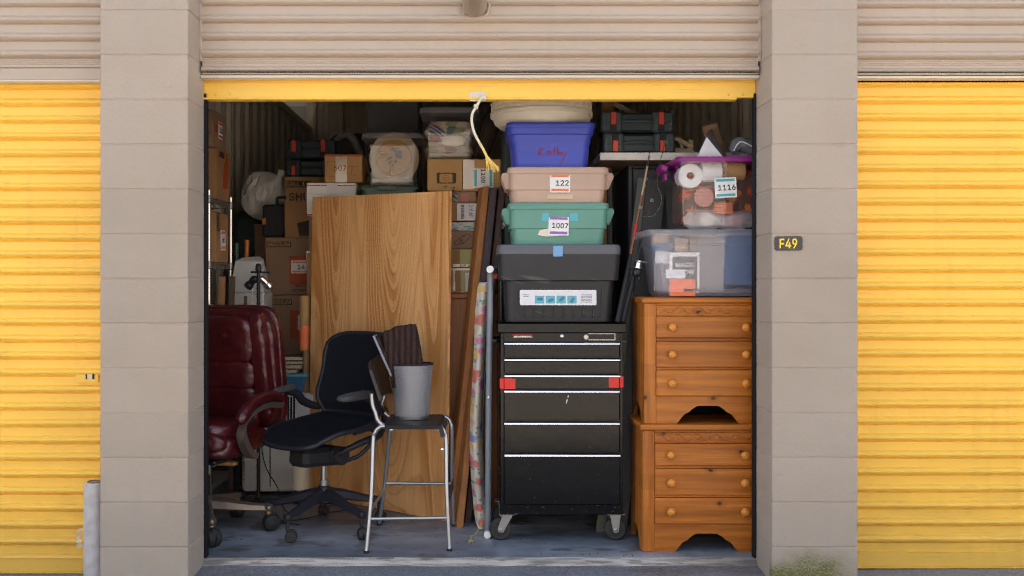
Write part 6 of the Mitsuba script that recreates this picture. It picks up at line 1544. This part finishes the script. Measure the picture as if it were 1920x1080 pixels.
def star(parent, angles, R, zh, ze, m, wr, ball=False, hubr=0.045, w0=0.032, w1=0.020, collar=None):
    """Five-armed office chair base with castors."""
    put('hub', lathe([(hubr, zh - 0.05), (hubr, zh + 0.01), (hubr * 0.7, zh + 0.03), (0, zh + 0.03)], 24), m, parent)
    for a in angles:
        c, s = math.cos(math.radians(a)), math.sin(math.radians(a))
        ex, ey = R * c, R * s
        sec = []
        for t, w, h, z in ((0.06, w0, 0.032, zh - 0.012), (0.35, w0 * 0.92, 0.028, zh - 0.012 + (ze - zh) * 0.18), (0.75, w1 * 1.15, 0.020, ze + (zh - ze) * 0.30), (1.0, w1, 0.016, ze + 0.012)):
            cx, cy = ex * t, ey * t
            sec.append([(cx - s * q * w, cy + c * q * w, z + p * h) for q, p in ((-1, -0.7), (-0.7, -1), (0.7, -1), (1, -0.7), (0.8, 0.55), (0.35, 1), (-0.35, 1), (-0.8, 0.55))])
        arm = put('base_arm', cat(grid_cap(np.array(sec)), mv(puff(w1 * 1.1, w1 * 1.1, 0.02, 0.7, 14, 10), ex, ey, ze + 0.008)), m, parent)
        tw = rng.uniform(0, 360) if not ball else a + 20
        k = put('castor', tube([(ex, ey, 2 * wr + 0.006), (ex, ey, ze + 0.004)], 0.010, 8), collar or 'm_black', arm)
        wheel = []
        for q in (-1, 1):
            prof = [(0.004, -0.0), (wr * 0.9, 0.0), (wr, 0.005), (wr, 0.014), (wr * 0.86, 0.021 if not ball else 0.030), (wr * 0.4, 0.022 if not ball else 0.042), (0, 0.022 if not ball else 0.044)]
            wl = rot(lathe(prof, 22), 90 * q, [1, 0, 0])
            wheel.append(mv(wl, 0, -q * 0.002, 0))
        hood = rot(lathe([(wr * 0.8, -0.012), (wr * 0.82, 0.012), (wr * 0.5, 0.012), (wr * 0.5, -0.012)], 16), 90, [1, 0, 0])
        wm = cat(wheel, mv(hood, 0, 0, wr * 0.35))
        wm = rot(wm, tw, [0, 0, 1])
        ox, oy = 0.018 * math.cos(math.radians(tw)), 0.018 * math.sin(math.radians(tw))
        scene.pop(k)
        put('castor', cat(tube([(ex, ey, 2 * wr * 0.9), (ex, ey, ze + 0.004)], 0.010, 8), mv(wm, ex + ox, ey + oy, wr + 0.0005)), 'm_rubber', arm)
        if collar:
            put('collar', mv(lathe([(0.019, 0), (0.021, 0.004), (0.021, 0.016), (0.019, 0.02), (0, 0.02)], 16), ex, ey, 2 * wr - 0.004), collar, arm)


# --- leather executive chair
lc = thing('leather_chair', 'burgundy leather executive chair half hidden by the left pillar', 'office chair')
XF.append(at(-1.475, 5.52, 0, -15))
star(lc, (305, 17, 89, 161, 233), 0.335, 0.165, 0.115, 'm_pewter', 0.046, True, 0.05, 0.036, 0.024, 'm_bronze')
put('arm_wood', cat([mv(rot(bx(0.05, 0.33, -0.02, 0.02, -0.012, 0.012, 0.004), a, [0, 0, 1]), 0, 0, 0.185 - 0.012) for a in (305, 17)]) if False else bx(-0.02, 0.02, -0.02, 0.02, 0.17, 0.20), 'm_pewter', lc)
put('gas_column', cat(lathe([(0.028, 0.15), (0.028, 0.30), (0.018, 0.301), (0.018, 0.40), (0, 0.40)], 20)), 'm_black', lc)
put('seat_plate', bx(-0.16, 0.16, -0.18, 0.16, 0.385, 0.415, 0.01), 'm_black', lc)
put('wood_rail', bx(-0.27, 0.27, -0.03, 0.01, 0.345, 0.383, 0.006) if False else bx(-0.20, 0.20, -0.05, -0.01, 0.362, 0.384, 0.005), 'm_wood_warm', lc)
st = put('seat', cat(mv(puff(0.285, 0.27, 0.065, 0.42, 56, 24, 0.022, 1), 0, -0.02, 0.485), mv(rot(puff(0.265, 0.245, 0.055, 0.5, 56, 24, 0.026, 2), -4, [1, 0, 0]), 0, -0.045, 0.555)), 'm_leather', lc, smooth=60)
put('front_roll', mv(puff(0.27, 0.065, 0.062, 0.7, 48, 20, 0.024, 5), 0, -0.265, 0.515), 'm_leather', st, smooth=60)


def lean(m): return mv(rot(m, 9, [1, 0, 0]), 0, 0.235, 0.60)     # local z = 0 at the seat, back tilts away


bk = put('backrest', lean(mv(puff(0.315, 0.062, 0.335, 0.35, 60, 36, 0.012, 3), 0, 0.045, 0.245)), 'm_leather', lc, smooth=60)
for zc_, hh, s in ((0.425, 0.135, 4), (0.235, 0.085, 5), (0.06, 0.13, 6)):
    put('back_cushion', lean(mv(puff(0.236, 0.062, hh, 0.42, 56, 28, 0.016, s), -0.01, -0.035, zc_)), 'm_leather', bk, smooth=60)
for s in (-1, 1):
    put('side_bolster', lean(mv(rot(puff(0.048, 0.058, 0.30, 0.5, 28, 40, 0.020, 7), -s * 2, [0, 1, 0]), s * 0.252, -0.018, 0.27)), 'm_leather', bk, smooth=60)
put('back_shell', lean(mv(puff(0.325, 0.035, 0.345, 0.30, 60, 36), 0, 0.085, 0.245)), 'm_leather', bk, smooth=60, label='smooth outer shell of the leather back')
for s in (-1, 1):
    x = s * 0.325
    a = put('armrest', tube(curve([(x, 0.235, 0.690), (x, 0.13, 0.716), (x, -0.02, 0.712), (x, -0.13, 0.688), (x, -0.205, 0.640), (x, -0.225, 0.615)], 8), [0.022, 0.029, 0.032, 0.033, 0.032, 0.020], 16), 'm_leather', lc, smooth=60)
    rail = curve([(x, 0.22, 0.655), (x, 0.06, 0.674), (x, -0.10, 0.655), (x, -0.185, 0.605), (x, -0.205, 0.56), (x, -0.17, 0.49), (x * 0.97, -0.09, 0.435), (x * 0.9, 0.0, 0.415), (x * 0.75, 0.05, 0.405)], 8)
    put('arm_frame', grid_cap(np.array([[(p[0] + q * 0.022, p[1] + r * 0.012, p[2] + r * 0.014) for q, r in ((-1, -1), (1, -1), (1, 1), (-1, 1))] for p in rail])), 'm_pewter', a, smooth=50)
XF.pop()

# --- mesh office chair
oc = thing('mesh_office_chair', 'black mesh office chair with padded arms in front of the plywood', 'office chair')
XF.append(at(-0.852, 5.575, 0, -37))
star(oc, (137, 209, 281, 353, 65), 0.318, 0.205, 0.118, 'm_graphite', 0.030, False, 0.040, 0.030, 0.020)
put('gas_column', cat(lathe([(0.026, 0.19), (0.026, 0.265), (0.021, 0.266), (0, 0.266)], 20)), 'm_steel', oc)
put('gas_piston', lathe([(0.0155, 0.266), (0.0155, 0.40), (0, 0.40)], 18), 'm_chrome', oc)
me = put('tilt_mechanism', cat(rot(bx(-0.075, 0.075, -0.20, 0.09, 0.345, 0.445, 0.025), -4, [1, 0, 0], (0, 0, 0.4)), rot(lathe([(0.0, -0.13), (0.045, -0.13), (0.05, -0.12), (0.05, -0.105), (0.043, -0.10), (0.043, -0.09), (0.05, -0.085), (0.05, 0.085), (0.043, 0.09), (0.043, 0.10), (0.05, 0.105), (0.05, 0.12), (0.045, 0.13), (0, 0.13)], 26), 90, [0, 1, 0], (0, 0, 0)).apply_translation([0, 0.02, 0.40])), 'm_black_soft', oc)


def seat_fn(u, v):
    # u across -1..1, v front..back 0..1
    w = 0.255 * (1 - 0.22 * max(0, (v - 0.6) / 0.4) ** 1.5) * (1 - 0.10 * max(0, (0.12 - v) / 0.12))
    edge = abs(u) ** 4
    fx = 1 - 0.16 * edge * (1 if v < 0.3 else 0) * (0.3 - v) / 0.3
    y = -0.285 + 0.49 * v + 0.045 * edge * (1 - v)
    z = 0.545 - 0.050 * max(0, (0.30 - v) / 0.30) ** 1.8 + 0.035 * v ** 2 - 0.055 * (1 - u * u) * math.sin(math.pi * min(1, v + 0.15)) + 0.025 * max(0, v - 0.6)
    return (u * w * fx, y, z)


sm, SP = shell(seat_fn, np.linspace(-1, 1, 30), np.linspace(0, 1, 30), 0.010)
sp_ = put('seat', sm, 'm_navy_mesh', oc, smooth=50)
edge = np.vstack([SP[:, 0], SP[-1, 1:], SP[::-1, -1][1:], SP[0, ::-1][1:]])
put('seat_rim', tube(edge, 0.0125, 9), 'm_graphite', sp_, smooth=60)


def back_fn(u, v):
    z = 0.60 + 0.435 * v
    w = np.interp(v, [0, 0.15, 0.45, 0.8, 0.93, 1.0], [0.20, 0.228, 0.243, 0.250, 0.242, 0.215])
    zt = z - 0.035 * abs(u) ** 5 * (1 if v > 0.5 else 0) * (v - 0.5) * 2
    y = 0.235 + 0.035 * v + 0.05 * (v - 0.35) ** 2 - 0.055 * u * u - 0.05 * math.exp(-((v - 0.2) / 0.22) ** 2) + 0.04
    return (u * w, y, zt)


bm_, BP = shell(back_fn, np.linspace(-1, 1, 30), np.linspace(0, 1, 30), 0.007)
bk2 = put('backrest', bm_, 'm_navy_mesh', oc, smooth=50)
edge = np.vstack([BP[:, 0], BP[-1, 1:], BP[::-1, -1][1:], BP[0, ::-1][1:]])
put('back_frame', tube(edge, 0.0135, 9), 'm_graphite', bk2, smooth=60)
put('lumbar_pad', shell(lambda u, v: (lambda p: (p[0] * 0.95, p[1] + 0.022, p[2]))(back_fn(u, 0.18 + 0.16 * v)), np.linspace(-1, 1, 16), np.linspace(0, 1, 6), 0.010)[0], 'm_black_soft', bk2)
for s in (-1, 1):
    a = put('armrest', mv(rot(puff(0.044, 0.125, 0.021, 0.7, 26, 16), 3, [1, 0, 0]), s * 0.292, -0.055, 0.735), 'm_arm_pad', oc, smooth=60)
    put('arm_support', tube(curve([(s * 0.292, 0.0, 0.722), (s * 0.288, 0.075, 0.700), (s * 0.285, 0.12, 0.655), (s * 0.26, 0.20, 0.622), (s * 0.21, 0.25, 0.635)], 7), [0.018, 0.024, 0.024, 0.020, 0.016], 12), 'm_graphite', a, smooth=60)
    q = put('side_link', cat(tube(curve([(s * 0.10, -0.02, 0.40), (s * 0.17, 0.02, 0.445), (s * 0.215, 0.10, 0.480), (s * 0.215, 0.20, 0.500), (s * 0.195, 0.265, 0.56), (s * 0.18, 0.27, 0.63)], 7), [0.014, 0.017, 0.019, 0.020, 0.018, 0.014], 10), tube(curve([(s * 0.09, 0.04, 0.36), (s * 0.17, 0.10, 0.40), (s * 0.212, 0.17, 0.48)], 6), 0.011, 9), tube(curve([(s * 0.245, -0.02, 0.535), (s * 0.240, 0.10, 0.556), (s * 0.22, 0.17, 0.545), (s * 0.215, 0.20, 0.505)], 6), [0.012, 0.024, 0.026, 0.022], 10)), 'm_graphite', oc, smooth=60)
    put('pivot', mv(rot(lathe([(0.021, -0.008), (0.021, 0.008), (0.012, 0.012), (0, 0.012)], 18), 90 * s, [0, 1, 0]), s * 0.245, 0.125, 0.545), 'm_black', q)
XF.pop()

# --- bar stool: seen from its side, seat facing right
bs = thing('bar_stool', 'aluminium framed counter stool with a black seat holding the waste bin', 'stool')
na, nb = 5.095, 5.56        # near and far sides
LR = 0.0108


def legs(y_bot_l, y_bot_r, y_top, xl, xr, tl, tr, zseat):
    return curve([(xl, y_bot_l, 0.004), (xl + (tl - xl) * 0.45, y_bot_l + (y_top - y_bot_l) * 0.45, zseat * 0.45), (tl - 0.020, y_top, zseat - 0.085), (tl - 0.010, y_top, zseat - 0.038), (tl + 0.012, y_top, zseat - 0.012), (tl + 0.05, y_top, zseat - 0.006), (tr - 0.05, y_top, zseat - 0.006), (tr - 0.012, y_top, zseat - 0.014), (tr + 0.004, y_top, zseat - 0.038), (tr + 0.012, y_top, zseat - 0.085), (xr - (xr - tr) * 0.45, y_bot_r + (y_top - y_bot_r) * 0.45, zseat * 0.45), (xr, y_bot_r, 0.004)], 7)


zs_ = 0.612
near = legs(5.077, 5.117, 5.17, X(687, 5.077), X(843, 5.117), X(707, 5.17), X(832, 5.17), zs_)
far = legs(5.66, 5.64, 5.54, X(711, 5.66), X(851, 5.64), X(738, 5.54), X(843, 5.54), zs_)
for lgs, nm in ((near, 0), (far, 1)):
    L = put('leg_frame', tube(lgs, LR, 14), 'm_alu', bs, smooth=60)
    put('foot_cap', cat([mv(lathe([(0.0132, 0), (0.0135, 0.012), (0, 0.012)], 14), p[0], p[1], 0.0003) for p in (lgs[0], lgs[-1])]), 'm_black', L)


def on_leg(lgs, z, right):
    k = lgs[len(lgs) // 2:] if right else lgs[:len(lgs) // 2]
    i = np.argmin(np.abs(k[:, 2] - z))
    return k[i]


put('foot_rail', tube([on_leg(near, 0.168, False), on_leg(near, 0.168, True)], 0.0085, 12), 'm_alu', bs, smooth=60)
put('foot_rail', tube([on_leg(far, 0.222, False), on_leg(far, 0.222, True)], 0.0085, 12), 'm_alu', bs, smooth=60)
a1, a2 = on_leg(near, 0.235, True), on_leg(far, 0.235, True)
put('foot_plate', hull([a1 + [0, 0.01, 0.03], a1 + [0, 0.01, -0.03], a2 + [0, -0.01, 0.03], a2 + [0, -0.01, -0.03], a1 + [0.006, 0.01, 0.03], a2 + [0.006, -0.01, -0.03], a1 + [0.006, 0.01, -0.03], a2 + [0.006, -0.01, 0.03]]), 'm_graphite', bs, smooth=False)
put('foot_rail', tube([on_leg(near, 0.20, False), on_leg(far, 0.20, False)], 0.0085, 12), 'm_alu', bs, smooth=60)
sxl, sxr = X(722, 5.17), X(838, 5.17)


def stool_seat(u, v):
    x = sxl + (sxr - sxl) * u
    drop = 0.055 * max(0, (u - 0.86) / 0.14) ** 2
    xx = x - 0.010 * max(0, (u - 0.9) / 0.1) ** 2
    return (xx, 5.145 + 0.43 * v, zs_ + 0.012 - drop - 0.010 * math.sin(math.pi * u) * math.sin(math.pi * v) - 0.010 * (abs(2 * v - 1) ** 6))


put('seat', shell(stool_seat, np.linspace(0, 1, 36), np.linspace(0, 1, 22), -0.020)[0], 'm_black', bs, smooth=50)
for y, lgt in ((5.175, 0), (5.53, 1)):
    xb_, xt_ = X(716 if lgt == 0 else 727, y), X(694 if lgt == 0 else 716.5, y)
    zt_ = Z(738, y) if lgt == 0 else Z(728, y)
    bp = put('back_tube', tube(curve([(xb_ + 0.045, y, zs_ - 0.010), (xb_ + 0.012, y, zs_ - 0.004), (xb_ - 0.020, y, zs_ + 0.022), (xb_ - 0.032, y, zs_ + 0.06), (xt_ + 0.012, y, zs_ + 0.10), (xt_ + 0.008, y, zt_)], 8), 0.0108, 12), 'm_alu', bs, smooth=60)


def sback(u, v):
    y = 5.150 + 0.40 * u
    x0 = X(694 + 22 * u, y)
    return (x0 - 0.030 * math.sin(math.pi * u) + 0.05 * (1 - v) - 0.006, y, np.interp(u, [0, 1], [Z(752, 5.15), Z(738, 5.55)]) + (np.interp(u, [0, 1], [Z(695, 5.15) - Z(752, 5.15), Z(664, 5.55) - Z(738, 5.55)])) * v)


put('backrest', shell(sback, np.linspace(0, 1, 18), np.linspace(0, 1, 10), 0.016)[0], 'm_black', bs, smooth=50)
put('screw', cat([mv(rot(lathe([(0.0075, 0), (0.007, 0.004), (0, 0.006)], 12), 90, [1, 0, 0]), X(a, 5.155), 5.158, Z(b, 5.155)) for a, b in ((734, 806), (824, 806.5), (829, 843))]), 'm_chrome', bs)

# --- waste bin with rolled towels
wbn = thing('waste_bin', 'grey metal mesh waste bin standing on the stool', 'waste bin')
wx_, wy_, wzb = X(772, 5.40), 5.40, zs_ + 0.006
rt_, rb_, hh = 0.1105, 0.084, Z(682, 5.40) - (zs_ + 0.006)
put('mesh_wall', mv(lathe([(0, 0.004), (rb_, 0.004), (rb_ + 0.002, 0.012), (rt_, hh), (rt_ - 0.0015, hh), (rb_ - 0.001, 0.014), (0, 0.012)], 56), wx_, wy_, wzb), 'm_bin_mesh', wbn, smooth=50)
put('rim', mv(lathe([(rt_ - 0.003, hh - 0.003), (rt_ + 0.003, hh - 0.004), (rt_ + 0.004, hh), (rt_ + 0.001, hh + 0.004), (rt_ - 0.003, hh + 0.002), (rt_ - 0.003, hh - 0.003)], 56), wx_, wy_, wzb), 'm_graphite', wbn)
put('base_band', mv(lathe([(rb_ - 0.004, 0), (rb_ + 0.003, 0), (rb_ + 0.005, 0.016), (rb_, 0.017), (rb_ - 0.004, 0)], 56), wx_, wy_, wzb), 'm_steel', wbn)
tw_ = []
for k, (cx_, w_, d_, top_) in enumerate(((-0.046, 0.076, 0.10, 0.200), (0.008, 0.082, 0.12, 0.212), (0.058, 0.078, 0.11, 0.209))):
    sec = rr(w_, d_, 0.030, 6)
    rows = np.array([[(a * (1 + 0.05 * math.sin(5 * t + 2 * k)) * q, b * q, z) for a, b in sec] for t, z, q in [(t, -0.09 + (top_ + 0.09) * t, 1.0 if t < 0.97 else 0.90) for t in np.linspace(0, 1, 16)]])
    tw_.append(mv(grid_cap(rows), cx_, 0.006 * (k % 2), 0))
    sp = [(cx_ + (0.004 + 0.0021 * a) * math.cos(a), 0.006 * (k % 2) + 1.4 * (0.004 + 0.0021 * a) * math.sin(a), top_ + 0.001) for a in np.linspace(0, 10.5, 40)]
    tw_.append(tube(sp, 0.004, 6))
twm = mv(rot(cat(tw_), -11, [0, 1, 0]), X(760, 5.40), 5.385, wzb + hh * 0.72 + 0.062)
solo('towel_roll', twm, 'm_towel', 'dark brown towels rolled up in the waste bin', 'towel', smooth=50)
sv = thing('silver_folder', 'silver edged folder stuck in the left of the waste bin', 'folder')
put('cover', rot(bx(-0.006, 0.006, -0.06, 0.06, -0.10, 0.13, 0.002), -24, [0, 1, 0]).apply_translation([X(722, 5.42), 5.40, wzb + hh + 0.03]), 'm_grey_tube', sv, smooth=False)
put('lining', rot(bx(0.0065, 0.020, -0.055, 0.055, -0.10, 0.122, 0.004), -24, [0, 1, 0]).apply_translation([X(722, 5.42), 5.40, wzb + hh + 0.03]), 'm_towel', sv)
